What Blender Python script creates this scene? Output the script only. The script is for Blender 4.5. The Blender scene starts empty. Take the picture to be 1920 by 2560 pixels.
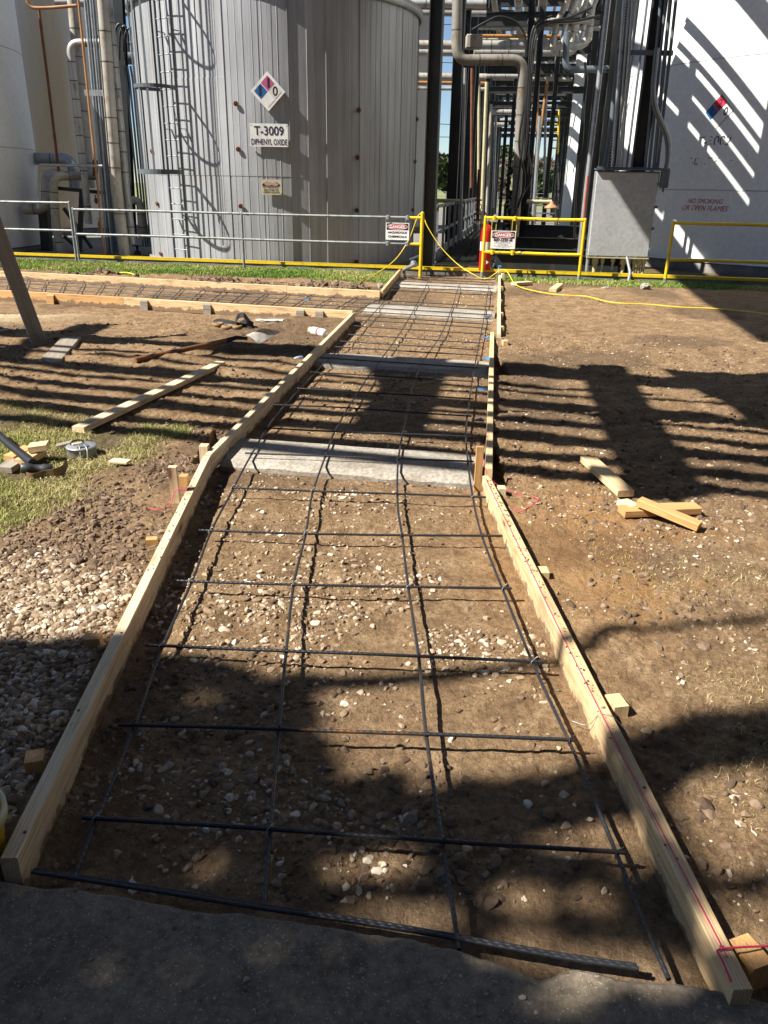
import bpy, bmesh, math, random
import numpy as np
from mathutils import Vector, Matrix
rnd = random.Random(7); nr = np.random.RandomState(7)
S = bpy.context.scene; COL = S.collection

# ---------------------------------------------------------------- camera
F0 = 1950.; CAM_H = 1.6
PITCH = math.atan(813/F0); ROLL = math.radians(1.05)
Fv = np.array([0, math.cos(PITCH), -math.sin(PITCH)]); R0 = np.array([1., 0, 0]); U0 = np.cross(R0, Fv)
Rv = math.cos(ROLL)*R0+math.sin(ROLL)*U0; Uv = -math.sin(ROLL)*R0+math.cos(ROLL)*U0
CC = np.array([0, 0, CAM_H])
cd = bpy.data.cameras.new('camera'); cam = bpy.data.objects.new('camera', cd); COL.objects.link(cam)
cd.sensor_fit = 'VERTICAL'; cd.sensor_height = 36.; cd.sensor_width = 27.; cd.lens = F0/2560*36.
cd.clip_start = .05; cd.clip_end = 3000
cam.matrix_world = Matrix(((Rv[0], Uv[0], -Fv[0], 0), (Rv[1], Uv[1], -Fv[1], 0), (Rv[2], Uv[2], -Fv[2], CAM_H), (0, 0, 0, 1)))
S.camera = cam
# ---------------------------------------------------------------- light
SUN_AZ = math.radians(20); SUN_EL = math.radians(47)      # shadows fall towards +X, a little +Y
SD = np.array([math.cos(SUN_AZ), math.sin(SUN_AZ)])        # horizontal travel direction of the light
w = bpy.data.worlds.new('World'); S.world = w; w.use_nodes = True
nt = w.node_tree; sky = nt.nodes.new('ShaderNodeTexSky'); sky.sky_type = 'NISHITA'; sky.sun_disc = False
sky.sun_elevation = SUN_EL
sky.sun_rotation = math.atan2(-SD[0], -SD[1])
sky.air_density = .85; sky.dust_density = 0.; sky.ozone_density = 3.2
nt.links.new(sky.outputs[0], nt.nodes['Background'].inputs[0]); nt.nodes['Background'].inputs[1].default_value = .05
sl = bpy.data.lights.new('sun', 'SUN'); sl.energy = 5.0; sl.angle = math.radians(.53); sl.color = (1, .945, .86)
so = bpy.data.objects.new('sun', sl); COL.objects.link(so)
ldir = Vector((SD[0]*math.cos(SUN_EL), SD[1]*math.cos(SUN_EL), -math.sin(SUN_EL)))
so.rotation_euler = ldir.to_track_quat('-Z', 'Y').to_euler()
S.view_settings.view_transform = 'Standard'; S.view_settings.look = 'None'
S.view_settings.exposure = 1.28; S.view_settings.gamma = 1
S.cycles.max_bounces = 6; S.cycles.diffuse_bounces = 3; S.cycles.glossy_bounces = 3; S.cycles.transparent_max_bounces = 8
S.cycles.use_denoising = True

# ---------------------------------------------------------------- geometry of the view -> world points
def ray(x, y):
    d = Fv*F0+Rv*(x-960)+Uv*(1280-y); return d/np.linalg.norm(d)
def G(x, y, z=0.):
    d = ray(x, y); return CC+d*((z-CAM_H)/d[2])
def at(x, y, Y):
    d = ray(x, y); return CC+d*(Y/d[1])
def hit(x, y, c, r):
    d = ray(x, y); a = d[0]**2+d[1]**2; b = -2*(c[0]*d[0]+c[1]*d[1]); k = c[0]**2+c[1]**2-r*r
    q = b*b-4*a*k
    t = (-b-math.sqrt(max(q, 0)))/(2*a); return CC+d*t
def lift(p, H):  # the point at height H whose shadow falls on p
    k = (H-p[2])/math.tan(SUN_EL)
    return np.array([p[0]-SD[0]*k, p[1]-SD[1]*k, H])

# ---------------------------------------------------------------- materials
def srgb(r, g, b):
    f = lambda v: (v/255/12.92) if v/255 <= .04045 else ((v/255+.055)/1.055)**2.4
    return (f(r), f(g), f(b), 1)
class N:
    def __init__(s, name):
        s.m = bpy.data.materials.new(name); s.m.use_nodes = True; s.t = s.m.node_tree
        s.b = s.t.nodes['Principled BSDF']
    def n(s, typ, **k):
        o = s.t.nodes.new(typ)
        for a, v in k.items(): setattr(o, a, v)
        return o
    def l(s, a, b): s.t.links.new(a, b)
    def noise(s, scale, detail=4, rough=.55, vec=None, coord='Object', sc=None, off=None):
        n = s.n('ShaderNodeTexNoise'); n.inputs['Scale'].default_value = scale
        n.inputs['Detail'].default_value = detail; n.inputs['Roughness'].default_value = rough
        if vec is None: vec = s.vec(coord, sc)
        s.l(vec, n.inputs['Vector']); return n.outputs['Fac']
    def vec(s, coord='Object', sc=None, rndoff=True):
        tc = s.n('ShaderNodeTexCoord'); v = tc.outputs[coord]
        if rndoff:
            oi = s.n('ShaderNodeObjectInfo'); ad = s.n('ShaderNodeVectorMath', operation='ADD')
            mm = s.n('ShaderNodeMath', operation='MULTIPLY'); mm.inputs[1].default_value = 57.
            s.l(oi.outputs['Random'], mm.inputs[0]); s.l(v, ad.inputs[0]); s.l(mm.outputs[0], ad.inputs[1]); v = ad.outputs[0]
        if sc:
            mp = s.n('ShaderNodeVectorMath', operation='MULTIPLY'); mp.inputs[1].default_value = sc
            s.l(v, mp.inputs[0]); v = mp.outputs[0]
        return v
    def ramp(s, fac, stops):
        r = s.n('ShaderNodeValToRGB'); e = r.color_ramp.elements
        while len(e) > 1: e.remove(e[-1])
        e[0].position = stops[0][0]; e[0].color = stops[0][1]
        for p, c in stops[1:]:
            x = e.new(p); x.color = c
        s.l(fac, r.inputs[0]); return r.outputs[0]
    def mix(s, fac, a, b, mode='MIX'):
        m = s.n('ShaderNodeMix', data_type='RGBA', blend_type=mode)
        for i, v in ((0, fac), (6, a), (7, b)):
            if hasattr(v, 'default_value'): s.l(v, m.inputs[i])
            else: m.inputs[i].default_value = v
        return m.outputs[2]
    def bump(s, h, strength=.3, dist=.01, prev=None):
        b = s.n('ShaderNodeBump'); b.inputs['Strength'].default_value = strength; b.inputs['Distance'].default_value = dist
        s.l(h, b.inputs['Height'])
        if prev is not None: s.l(prev, b.inputs['Normal'])
        return b.outputs[0]
    def fin(s, col=None, rough=.6, metal=0., normal=None, spec=None):
        if col is not None:
            if hasattr(col, 'default_value'): s.l(col, s.b.inputs['Base Color'])
            else: s.b.inputs['Base Color'].default_value = col
        if hasattr(rough, 'default_value'): s.l(rough, s.b.inputs['Roughness'])
        else: s.b.inputs['Roughness'].default_value = rough
        s.b.inputs['Metallic'].default_value = metal
        if spec is not None: s.b.inputs['Specular IOR Level'].default_value = spec
        if normal is not None: s.l(normal, s.b.inputs['Normal'])
        return s.m
def c3(r, g, b, k=1.): return (r*k, g*k, b*k, 1)

def mat_paint(name, col, var=.25, scale=3., rough=.5, metal=0., streak=False, bump=.08, dirt=None):
    m = N(name)
    f1 = m.noise(scale, 5, .6, sc=(1, 1, .15) if streak else None); f2 = m.noise(scale*14, 3, .6)
    d = tuple(c*(1-var) for c in col[:3])+(1,)
    c = m.ramp(f1, [(.32, d), (.6, col)])
    if dirt: c = m.mix(m.ramp(m.noise(scale*2.3, 6, .7, sc=(1, 1, .4)), [(.52, (0, 0, 0, 1)), (.66, (1, 1, 1, 1))]), c, dirt)
    c = m.mix(m.ramp(f2, [(.3, (.82, .82, .82, 1)), (.7, (1, 1, 1, 1))]), (0, 0, 0, 1), c) if False else m.mix(1., c, m.ramp(f2, [(.3, (.86, .86, .86, 1)), (.7, (1, 1, 1, 1))]), 'MULTIPLY')
    return m.fin(c, rough, metal, m.bump(f2, bump, .004))
def mat_wood(name, a, b, knot=(.16, .07, .03, 1), rough=.75, mud=True):
    m = N(name)
    v = m.vec('Object', (1.2, 26, 26)); g = m.noise(1., 5, .65, vec=v)
    v2 = m.vec('Object', (6, 160, 160)); g2 = m.noise(1., 3, .6, vec=v2)
    wv = m.n('ShaderNodeTexWave', wave_type='BANDS', bands_direction='Y'); wv.inputs['Scale'].default_value = 3.
    wv.inputs['Distortion'].default_value = 9.; wv.inputs['Detail'].default_value = 2.; wv.inputs['Detail Scale'].default_value = 1.2
    m.l(m.vec('Object', (.9, 14, 14)), wv.inputs['Vector'])
    c = m.ramp(g, [(.3, a), (.62, b)])
    c = m.mix(.38, c, m.ramp(wv.outputs['Fac'], [(0, tuple(x*.62 for x in a[:3])+(1,)), (.55, b)]))
    c = m.mix(1., c, m.ramp(g2, [(.3, (.8, .78, .75, 1)), (.6, (1, 1, 1, 1))]), 'MULTIPLY')
    vo = m.n('ShaderNodeTexVoronoi'); vo.inputs['Scale'].default_value = 1.; m.l(m.vec('Object', (1.9, 6.5, 6.5)), vo.inputs['Vector'])
    c = m.mix(m.ramp(vo.outputs['Distance'], [(.06, (1, 1, 1, 1)), (.10, (.45, .45, .45, 1)), (.22, (0, 0, 0, 1))]), c, knot)
    st = m.noise(2.2, 5, .7); c = m.mix(m.ramp(st, [(.54, (0, 0, 0, 1)), (.70, (.65, .65, .65, 1))]), c, (.27, .185, .10, 1))
    tc = m.n('ShaderNodeTexCoord'); sp = m.n('ShaderNodeSeparateXYZ'); m.l(tc.outputs['Object'], sp.inputs[0])
    ad = m.n('ShaderNodeMath', operation='MULTIPLY_ADD'); ad.inputs[1].default_value = .2; m.l(m.noise(9., 6, .75), ad.inputs[0]); m.l(sp.outputs['Z'], ad.inputs[2])
    if mud: c = m.mix(m.ramp(ad.outputs[0], [(0, (.9, .9, .9, 1)), (.012, (0, 0, 0, 1))]), c, (.15, .095, .055, 1))
    sc_ = m.noise(30., 3, .6); c = m.mix(m.ramp(sc_, [(.70, (0, 0, 0, 1)), (.76, (.7, .7, .7, 1))]), c, (.16, .11, .07, 1))
    return m.fin(c, rough, 0, m.bump(g, .5, .003, m.bump(g2, .3, .001)))
WOOD = mat_wood('fresh_pine_wood', (.48, .31, .145, 1), (.72, .53, .30, 1))
WOODP = mat_wood('pale_pine_wood', (.50, .37, .21, 1), (.74, .60, .40, 1))
WOODO = mat_wood('amber_pine_wood', (.42, .20, .07, 1), (.60, .36, .14, 1))
WOODPOST = mat_wood('grey_post_wood', (.20, .185, .155, 1), (.38, .35, .30, 1), mud=False)
WOODG = mat_wood('weathered_grey_wood', (.17, .14, .105, 1), (.33, .29, .235, 1))
STEEL = mat_paint('dark_green_black_steel', (.022, .027, .027, 1), .35, 2., .5, dirt=(.05, .035, .025, 1))
STEELB = mat_paint('blue_grey_steel', (.11, .135, .155, 1), .3, 2.5, .5)
GALV = mat_paint('galvanised_steel', (.40, .42, .43, 1), .25, 9., .42, .55)
GREYRAIL = mat_paint('grey_painted_pipe', (.26, .28, .29, 1), .3, 6., .5, .2, dirt=(.13, .11, .09, 1))
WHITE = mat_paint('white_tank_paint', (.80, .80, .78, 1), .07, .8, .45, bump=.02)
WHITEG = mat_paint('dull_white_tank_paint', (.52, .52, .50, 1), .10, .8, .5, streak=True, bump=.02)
BEIGE = mat_paint('beige_pipe_insulation', (.42, .39, .33, 1), .25, 3., .55, .1, dirt=(.27, .21, .15, 1))
BEIGE2 = mat_paint('pale_grey_pipe_jacket', (.46, .46, .44, 1), .22, 3., .45, .35, dirt=(.25, .22, .18, 1))
BAND = mat_paint('dark_jacket_band', (.07, .065, .06, 1), .2)
ORANGE = mat_paint('orange_brown_pipe_paint', (.38, .18, .06, 1), .3, 3., .55)
RUST = mat_paint('rusted_iron', (.20, .065, .028, 1), .45, 8., .8, dirt=(.07, .03, .02, 1))
REDP = mat_paint('red_paint', (.55, .012, .012, 1), .15, 3., .35)
REDPIPE = mat_paint('faded_red_pipe', (.34, .06, .03, 1), .3, 4., .6)
BLACK = mat_paint('black_rubber', (.012, .012, .013, 1), .2, 5., .45)
YELLOW = mat_paint('yellow_safety_paint', (.72, .50, .01, 1), .14, 5., .42, dirt=(.50, .36, .03, 1))
YCH = N('chipped_yellow_paint')
_f = YCH.noise(7., 6, .75, sc=(1, 1, 1))
YCH = YCH.fin(YCH.mix(YCH.ramp(_f, [(.585, (0, 0, 0, 1)), (.60, (1, 1, 1, 1))]), (.74, .52, .012, 1), (.09, .085, .08, 1)), .45, 0, YCH.bump(_f, .2, .003))
CREAM = mat_paint('cream_painted_metal', (.50, .45, .27, 1), .2, 4., .5)
YCORD = mat_paint('yellow_cord_sheath', (.78, .58, .03, 1), .1, 10., .4)
PINK = mat_paint('pink_mason_twine', (.72, .03, .13, 1), .15, 20., .8)
BLUE = mat_paint('blue_plastic_film', (.05, .22, .48, 1), .3, 12., .3)
SIGNW = mat_paint('white_sign_enamel', (.78, .78, .76, 1), .10, 5., .4, bump=.02, dirt=(.60, .57, .52, 1))
SIGNK = mat_paint('black_sign_ink', (.015, .015, .02, 1), .1)
SIGNR = mat_paint('red_sign_ink', (.50, .015, .05, 1), .15)
SIGNPK = mat_paint('faded_pink_ink', (.45, .09, .20, 1), .12)
SIGNB = mat_paint('blue_sign_ink', (.01, .11, .32, 1), .1)
SIGNN = mat_paint('navy_letter_ink', (.012, .016, .05, 1), .1)
SIGNC = mat_paint('aged_cream_enamel', (.55, .50, .33, 1), .15)
SKINP = mat_paint('pale_pink_sign_ink', (.50, .30, .24, 1), .2)
GREYLETTER = mat_paint('worn_stencil_ink', (.035, .04, .05, 1), .1)
CAB = N('mottled_galvanised_sheet')
_f = CAB.noise(16., 6, .7); _g = CAB.noise(3., 3, .6)
CAB = CAB.fin(CAB.mix(.5, CAB.ramp(_f, [(.35, (.27, .28, .29, 1)), (.65, (.46, .47, .47, 1))]), CAB.ramp(_g, [(.3, (.33, .34, .35, 1)), (.7, (.45, .46, .46, 1))])), .6, .15)
# rebar: dark steel, rust patches, bumps along the bar
m = N('rebar_steel'); _f = m.noise(5., 5, .7); _v = m.n('ShaderNodeTexCoord')
wv = m.n('ShaderNodeTexWave', wave_type='BANDS', bands_direction='DIAGONAL'); wv.inputs['Scale'].default_value = 32.; m.l(_v.outputs['Object'], wv.inputs['Vector'])
REBAR = m.fin(m.ramp(_f, [(.50, (.035, .038, .045, 1)), (.62, (.06, .05, .045, 1)), (.72, (.20, .085, .035, 1))]), .42, .55, m.bump(wv.outputs['Fac'], .45, .002))
# concrete
def mat_conc(name, a, b, stain):
    m = N(name); f = m.noise(2.2, 8, .65); g = m.noise(45, 4, .7); h = m.noise(190, 2, .5)
    c = m.ramp(f, [(.3, a), (.68, b)])
    c = m.mix(m.ramp(m.noise(5., 7, .75), [(.50, (0, 0, 0, 1)), (.68, (.8, .8, .8, 1))]), c, stain)
    c = m.mix(1., c, m.ramp(g, [(.35, (.55, .55, .55, 1)), (.62, (1, 1, 1, 1))]), 'MULTIPLY')
    c = m.mix(m.ramp(h, [(.64, (0, 0, 0, 1)), (.70, (.7, .7, .7, 1))]), c, (.42, .40, .37, 1))
    return m.fin(c, .9, 0, m.bump(g, .5, .006, m.bump(h, .3, .002)))
CONC = mat_conc('old_dark_concrete', (.13, .102, .070, 1), (.265, .212, .15, 1), (.075, .058, .042, 1))
CONCL = mat_conc('pale_concrete', (.27, .24, .195, 1), (.44, .40, .335, 1), (.20, .15, .10, 1))
CONCC = mat_conc('dusty_curb_concrete', (.15, .14, .125, 1), (.26, .24, .215, 1), (.10, .09, .08, 1))
# cladding of the insulated tank
m = N('weathered_aluminium_cladding'); f = m.noise(1., 5, .6, sc=(9, 9, .25)); g = m.noise(1., 4, .6, sc=(1.1, 1.1, .5)); h = m.noise(1., 5, .7, sc=(55, 55, 1.2))
c = m.ramp(f, [(.25, (.33, .345, .37, 1)), (.7, (.52, .535, .555, 1))]); c = m.mix(1., c, m.ramp(g, [(.3, (.74, .73, .71, 1)), (.7, (1, 1, 1, 1))]), 'MULTIPLY')
c = m.mix(1., c, m.ramp(h, [(.3, (.82, .82, .82, 1)), (.7, (1, 1, 1, 1))]), 'MULTIPLY')
CLAD = m.fin(c, .5, .35, m.bump(g, .2, .03))
# stained white tank
STX = float(hit(112, 300, np.array([-13., 29.4]), 3.75)[0]+13.)
m = N('rust_stained_white_paint'); tc = m.n('ShaderNodeTexCoord')
f = m.noise(1., 5, .6, sc=(1.1, 1.1, .10)); g = m.noise(1., 6, .7, sc=(5, 5, .25))
sp = m.n('ShaderNodeSeparateXYZ'); m.l(tc.outputs['Object'], sp.inputs[0]); ad = m.n('ShaderNodeMath', operation='MULTIPLY_ADD'); ad.inputs[1].default_value = 1.5; m.l(f, ad.inputs[0]); m.l(sp.outputs['X'], ad.inputs[2])
c = m.mix(m.ramp(ad.outputs[0], [(0, (0, 0, 0, 1)), (.001, (0, 0, 0, 1))]), (.66, .64, .60, 1), (.44, .31, .13, 1))
mr = m.n('ShaderNodeMapRange'); mr.inputs['From Min'].default_value = STX-1.3+.75; mr.inputs['From Max'].default_value = STX+1.3+.75; m.l(ad.outputs[0], mr.inputs['Value'])
c = m.mix(m.ramp(mr.outputs[0], [(.2, (0, 0, 0, 1)), (.45, (.6, .6, .6, 1)), (.55, (.7, .7, .7, 1)), (.8, (0, 0, 0, 1))]), (.66, .64, .60, 1), (.50, .34, .12, 1))
c = m.mix(m.ramp(g, [(.60, (0, 0, 0, 1)), (.75, (.6, .6, .6, 1))]), c, (.30, .17, .07, 1))
STAIN = m.fin(c, .5)

# ground: dirt with grass, gravel, sand and orange clay regions carried by vertex attributes
m = N('bare_earth')
def attr(nm):
    a = m.n('ShaderNodeAttribute', attribute_name=nm); return a.outputs['Fac']
v = m.vec('Object', None, False)
n1 = m.noise(.8, 6, .6, vec=v); n2 = m.noise(6., 7, .7, vec=v); n3 = m.noise(38., 6, .75, vec=v); n4 = m.noise(140., 3, .6, vec=v)
c = m.ramp(n2, [(.28, (.135, .080, .040, 1)), (.5, (.31, .202, .106, 1)), (.72, (.51, .36, .21, 1))])
c = m.mix(m.ramp(n1, [(.35, (0, 0, 0, 1)), (.65, (.5, .5, .5, 1))]), c, (.30, .200, .118, 1))
c = m.mix(1., c, m.ramp(n3, [(.3, (.48, .45, .42, 1)), (.60, (1.1, 1.1, 1.1, 1))]), 'MULTIPLY')
c = m.mix(m.ramp(n4, [(.66, (0, 0, 0, 1)), (.74, (.55, .55, .55, 1))]), c, (.46, .38, .28, 1))
c = m.mix(attr('clay'), c, m.ramp(n2, [(.3, (.30, .15, .055, 1)), (.7, (.52, .30, .125, 1))]))
c = m.mix(attr('sand'), c, m.ramp(n3, [(.3, (.44, .35, .21, 1)), (.7, (.66, .55, .36, 1))]))
c = m.mix(attr('turf'), c, m.ramp(n3, [(.3, (.06, .055, .022, 1)), (.7, (.17, .14, .065, 1))]))
c = m.mix(attr('wet'), c, (.075, .05, .034, 1))
DIRT = m.fin(c, .95, 0, m.bump(n3, 1., .035, m.bump(n4, .8, .008)), spec=.2)
m = N('far_grass_field'); f = m.noise(.25, 6, .6); GRASSF = m.fin(m.ramp(f, [(.3, (.11, .14, .04, 1)), (.7, (.22, .23, .09, 1))]), .95)
def mat_attr(name, stops, rough=.9, an='shade', bmp=None, trans=0.):
    m = N(name); a = m.n('ShaderNodeAttribute', attribute_name=an); c = m.ramp(a.outputs['Fac'], stops)
    nn = None
    if bmp:
        g = m.noise(bmp, 4, .7); c = m.mix(1., c, m.ramp(g, [(.3, (.75, .75, .75, 1)), (.65, (1, 1, 1, 1))]), 'MULTIPLY'); nn = m.bump(g, .4, .004)
    return m.fin(c, rough, 0, nn, spec=.25)
STONE = mat_attr('limestone_gravel', [(0, (.15, .095, .055, 1)), (.35, (.25, .175, .11, 1)), (.65, (.36, .27, .18, 1)), (.88, (.50, .41, .30, 1)), (1, (.68, .61, .50, 1))], .85, bmp=70.)
CLOD = mat_attr('earth_clods', [(0, (.085, .055, .036, 1)), (1, (.25, .175, .115, 1))], .95, bmp=90.)
BLADE = mat_attr('grass_blades', [(0, (.07, .16, .016, 1)), (.35, (.17, .27, .035, 1)), (.6, (.30, .30, .08, 1)), (1, (.50, .42, .22, 1))], .6)
LEAF = mat_attr('tree_leaves', [(0, (.02, .035, .012, 1)), (.6, (.05, .07, .025, 1)), (1, (.10, .105, .05, 1))], .7)
TWIG = mat_attr('bare_winter_twigs', [(0, (.07, .055, .04, 1)), (1, (.17, .13, .095, 1))], .9)
BARK = mat_paint('tree_bark', (.11, .085, .065, 1), .4, 4., .9, streak=True)

# ---------------------------------------------------------------- mesh helpers
class MB:
    def __init__(s): s.v = []; s.f = []; s.mi = []; s.sm = []
    def add(s, vs, fs, mi=0, smooth=False):
        o = len(s.v); s.v += [tuple(float(c) for c in p) for p in vs]; s.f += [tuple(i+o for i in f) for f in fs]
        s.mi += [mi]*len(fs); s.sm += [smooth]*len(fs)
    def box(s, c, d, M=None, mi=0, bev=0.):
        x, y, z = d[0]/2, d[1]/2, d[2]/2
        if bev > 0:
            b = min(bev, x*.9, y*.9, z*.9); vs = []; fs = []
            for sx in (-1, 1):
                for sy in (-1, 1):
                    for sz in (-1, 1):
                        vs += [(sx*x, sy*(y-b), sz*(z-b)), (sx*(x-b), sy*y, sz*(z-b)), (sx*(x-b), sy*(y-b), sz*z)]
            bm = bmesh.new()
            for q in vs: bm.verts.new(q)
            r = bmesh.ops.convex_hull(bm, input=bm.verts)
            bm.verts.index_update(); bm.faces.ensure_lookup_table()
            vs = [v.co.copy() for v in bm.verts]; fs = [[v.index for v in f.verts] for f in bm.faces]; bm.free()
        else:
            vs = [Vector((sx*x, sy*y, sz*z)) for sx in (-1, 1) for sy in (-1, 1) for sz in (-1, 1)]
            fs = [(0, 1, 3, 2), (4, 6, 7, 5), (0, 4, 5, 1), (2, 3, 7, 6), (0, 2, 6, 4), (1, 5, 7, 3)]
        R = M.to_3x3() if M is not None else Matrix.Identity(3)
        s.add([tuple(R@Vector(v)+Vector(c)) for v in vs], fs, mi)
    def bar(s, a, b, wd, ht, mi=0, up=(0, 0, 1), bev=0.):  # box from a to b
        a = Vector(a); b = Vector(b); d = (b-a); L = d.length; x = d.normalized(); u = Vector(up)
        if abs(x.dot(u)) > .98: u = Vector((0, 1, 0))
        y = u.cross(x).normalized(); z = x.cross(y)
        s.box((a+b)/2, (L, wd, ht), Matrix((x, y, z)).transposed(), mi, bev)
    def tube(s, pts, r, n=10, mi=0, cap=True, closed=False):
        P = [Vector(p) for p in pts]
        rr = r if isinstance(r, (list, tuple)) else [r]*len(P)
        k = len(P); T = []
        for i in range(k):
            a = P[(i-1) % k] if (closed or i > 0) else P[0]; b = P[(i+1) % k] if (closed or i < k-1) else P[-1]
            t = (b-a); T.append(t.normalized() if t.length > 1e-9 else Vector((0, 0, 1)))
        u = Vector((0, 0, 1)) if abs(T[0].z) < .9 else Vector((1, 0, 0))
        vs = []; fs = []
        for i in range(k):
            u = (u-T[i]*u.dot(T[i])).normalized(); v = T[i].cross(u)
            for j in range(n):
                a = 2*math.pi*j/n; vs.append(P[i]+(u*math.cos(a)+v*math.sin(a))*rr[i])
        m_ = k if closed else k-1
        for i in range(m_):
            for j in range(n):
                a = i*n+j; b = i*n+(j+1) % n; i2 = (i+1) % k; fs.append((a, b, i2*n+(j+1) % n, i2*n+j))
        s.add(vs, fs, mi, True)
        if cap and not closed:
            s.add([vs[j] for j in range(n)], [tuple(range(n))[::-1]], mi); s.add([vs[(k-1)*n+j] for j in range(n)], [tuple(range(n))], mi)
    def lathe(s, c, prof, n=32, mi=0, M=None, a0=0, a1=2*math.pi):
        full = abs(a1-a0-2*math.pi) < 1e-6; vs = []; fs = []; cols = n if full else n+1
        for (r, z) in prof:
            for j in range(cols):
                a = a0+(a1-a0)*j/n; vs.append(Vector((r*math.cos(a), r*math.sin(a), z)))
        for i in range(len(prof)-1):
            for j in range(n):
                j2 = (j+1) % cols; fs.append((i*cols+j, i*cols+j2, (i+1)*cols+j2, (i+1)*cols+j))
        R = M.to_3x3() if M is not None else Matrix.Identity(3)
        s.add([R@v+Vector(c) for v in vs], fs, mi, True)
    def ibeam(s, a, b, wd, ht, t=.014, mi=0, up=(0, 0, 1)):
        a = Vector(a); b = Vector(b); x = (b-a).normalized(); u = Vector(up)
        if abs(x.dot(u)) > .98: u = Vector((0, 1, 0))
        y = u.cross(x).normalized(); z = x.cross(y)
        for k in (-1, 1): s.bar(a+z*k*(ht/2-t/2), b+z*k*(ht/2-t/2), wd, t, mi, z)
        s.bar(a, b, t, ht-2*t-.002, mi, z)
    def mesh(s, name, mats):
        me = bpy.data.meshes.new(name); me.from_pydata(s.v, [], s.f)
        for m_ in (mats if isinstance(mats, (list, tuple)) else [mats]): me.materials.append(m_)
        me.polygons.foreach_set('material_index', s.mi); me.polygons.foreach_set('use_smooth', s.sm); me.update(); return me
def link(name, me, parent=None):
    o = bpy.data.objects.new(name, me); COL.objects.link(o)
    if parent is not None: o.parent = parent
    return o
def tag(o, label=None, cat=None, group=None, kind=None):
    if label: o['label'] = label
    if cat: o['category'] = cat
    if group: o['group'] = group
    if kind: o['kind'] = kind
    return o
def thing(name, label, cat, group=None, loc=(0, 0, 0)):
    o = bpy.data.objects.new(name, None); COL.objects.link(o); o.location = [float(v) for v in loc]; o.empty_display_size = .1
    return tag(o, label, cat, group)
def part(name, mb, mat, parent, label=None):
    """mesh given in world space, stored relative to its parent's base"""
    off = parent.matrix_basis.translation if parent.parent is None else Vector((0, 0, 0))
    if parent.parent is not None:
        off = parent.parent.matrix_basis.translation+parent.matrix_basis.translation
    mb.v = [(p[0]-off[0], p[1]-off[1], p[2]-off[2]) for p in mb.v]
    o = link(name, mb.mesh(name, mat), parent)
    if label: o['label'] = label
    return o
def solo(name, mb, mat, label, cat, group=None, kind=None, origin=None):
    if origin is None and mb.v:
        a = np.array(mb.v); origin = (float(a[:, 0].mean()), float(a[:, 1].mean()), float(a[:, 2].min()))
        if kind: origin = (0, 0, 0)
    mb.v = [(p[0]-origin[0], p[1]-origin[1], p[2]-origin[2]) for p in mb.v]
    o = link(name, mb.mesh(name, mat)); o.location = origin
    return tag(o, label, cat, group, kind)
def npmesh(name, V, Fa, mats, attrs=None, smooth=True, nper=3):
    me = bpy.data.meshes.new(name); nf = len(Fa)
    me.vertices.add(len(V)); me.vertices.foreach_set('co', np.ascontiguousarray(V, dtype=np.float32).ravel())
    me.loops.add(nf*nper); me.loops.foreach_set('vertex_index', np.ascontiguousarray(Fa, dtype=np.int32).ravel())
    me.polygons.add(nf); me.polygons.foreach_set('loop_start', np.arange(0, nf*nper, nper, dtype=np.int32))
    me.polygons.foreach_set('loop_total', np.full(nf, nper, dtype=np.int32))
    me.polygons.foreach_set('use_smooth', np.full(nf, smooth))
    for a, val in (attrs or {}).items():
        t = me.attributes.new(a, 'FLOAT', 'POINT'); t.data.foreach_set('value', np.ascontiguousarray(val, dtype=np.float32))
    me.materials.append(mats); me.update(calc_edges=True); me.validate(); return me
def fillet(pts, rad, seg=6):
    P = [Vector(p) for p in pts]; out = [P[0]]
    for i in range(1, len(P)-1):
        a, b, c = P[i-1], P[i], P[i+1]; u = (a-b); v = (c-b); r = min(rad, u.length*.49, v.length*.49)
        p0 = b+u.normalized()*r; p1 = b+v.normalized()*r
        for k in range(seg+1):
            t = k/seg; out.append(p0*(1-t)**2+b*2*t*(1-t)+p1*t*t)
    out.append(P[-1]); return out
def smooth_path(pts, k=8):
    P = [np.array(p, float) for p in pts]; P = [2*P[0]-P[1]]+P+[2*P[-1]-P[-2]]; out = []
    for i in range(1, len(P)-2):
        for j in range(k):
            t = j/k; out.append(.5*((2*P[i])+(-P[i-1]+P[i+1])*t+(2*P[i-1]-5*P[i]+4*P[i+1]-P[i+2])*t*t+(-P[i-1]+3*P[i]-3*P[i+1]+P[i+2])*t**3))
    out.append(P[-2]); return out
def pipe_mb(pts, r, bend=None, band=.55, n=14):
    """jacketed pipe: body (slot 0) with joint bands (slot 1)"""
    mb = MB(); path = fillet(pts, bend or r*2.6); mb.tube(path, r, n)
    if band:
        for i in range(len(pts)-1):
            a = Vector(pts[i]); b = Vector(pts[i+1]); L = (b-a).length; d = (b-a).normalized(); k = int(L/band)
            for j in range(1, k+1):
                c = a+d*(j*L/(k+1)); w_ = .011
                mb.tube([c-d*w_, c+d*w_], r*1.03, n, 1)
        for c_, dd in ((Vector(pts[0]), Vector(pts[1])-Vector(pts[0])),):
            pass
    return mb
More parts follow.
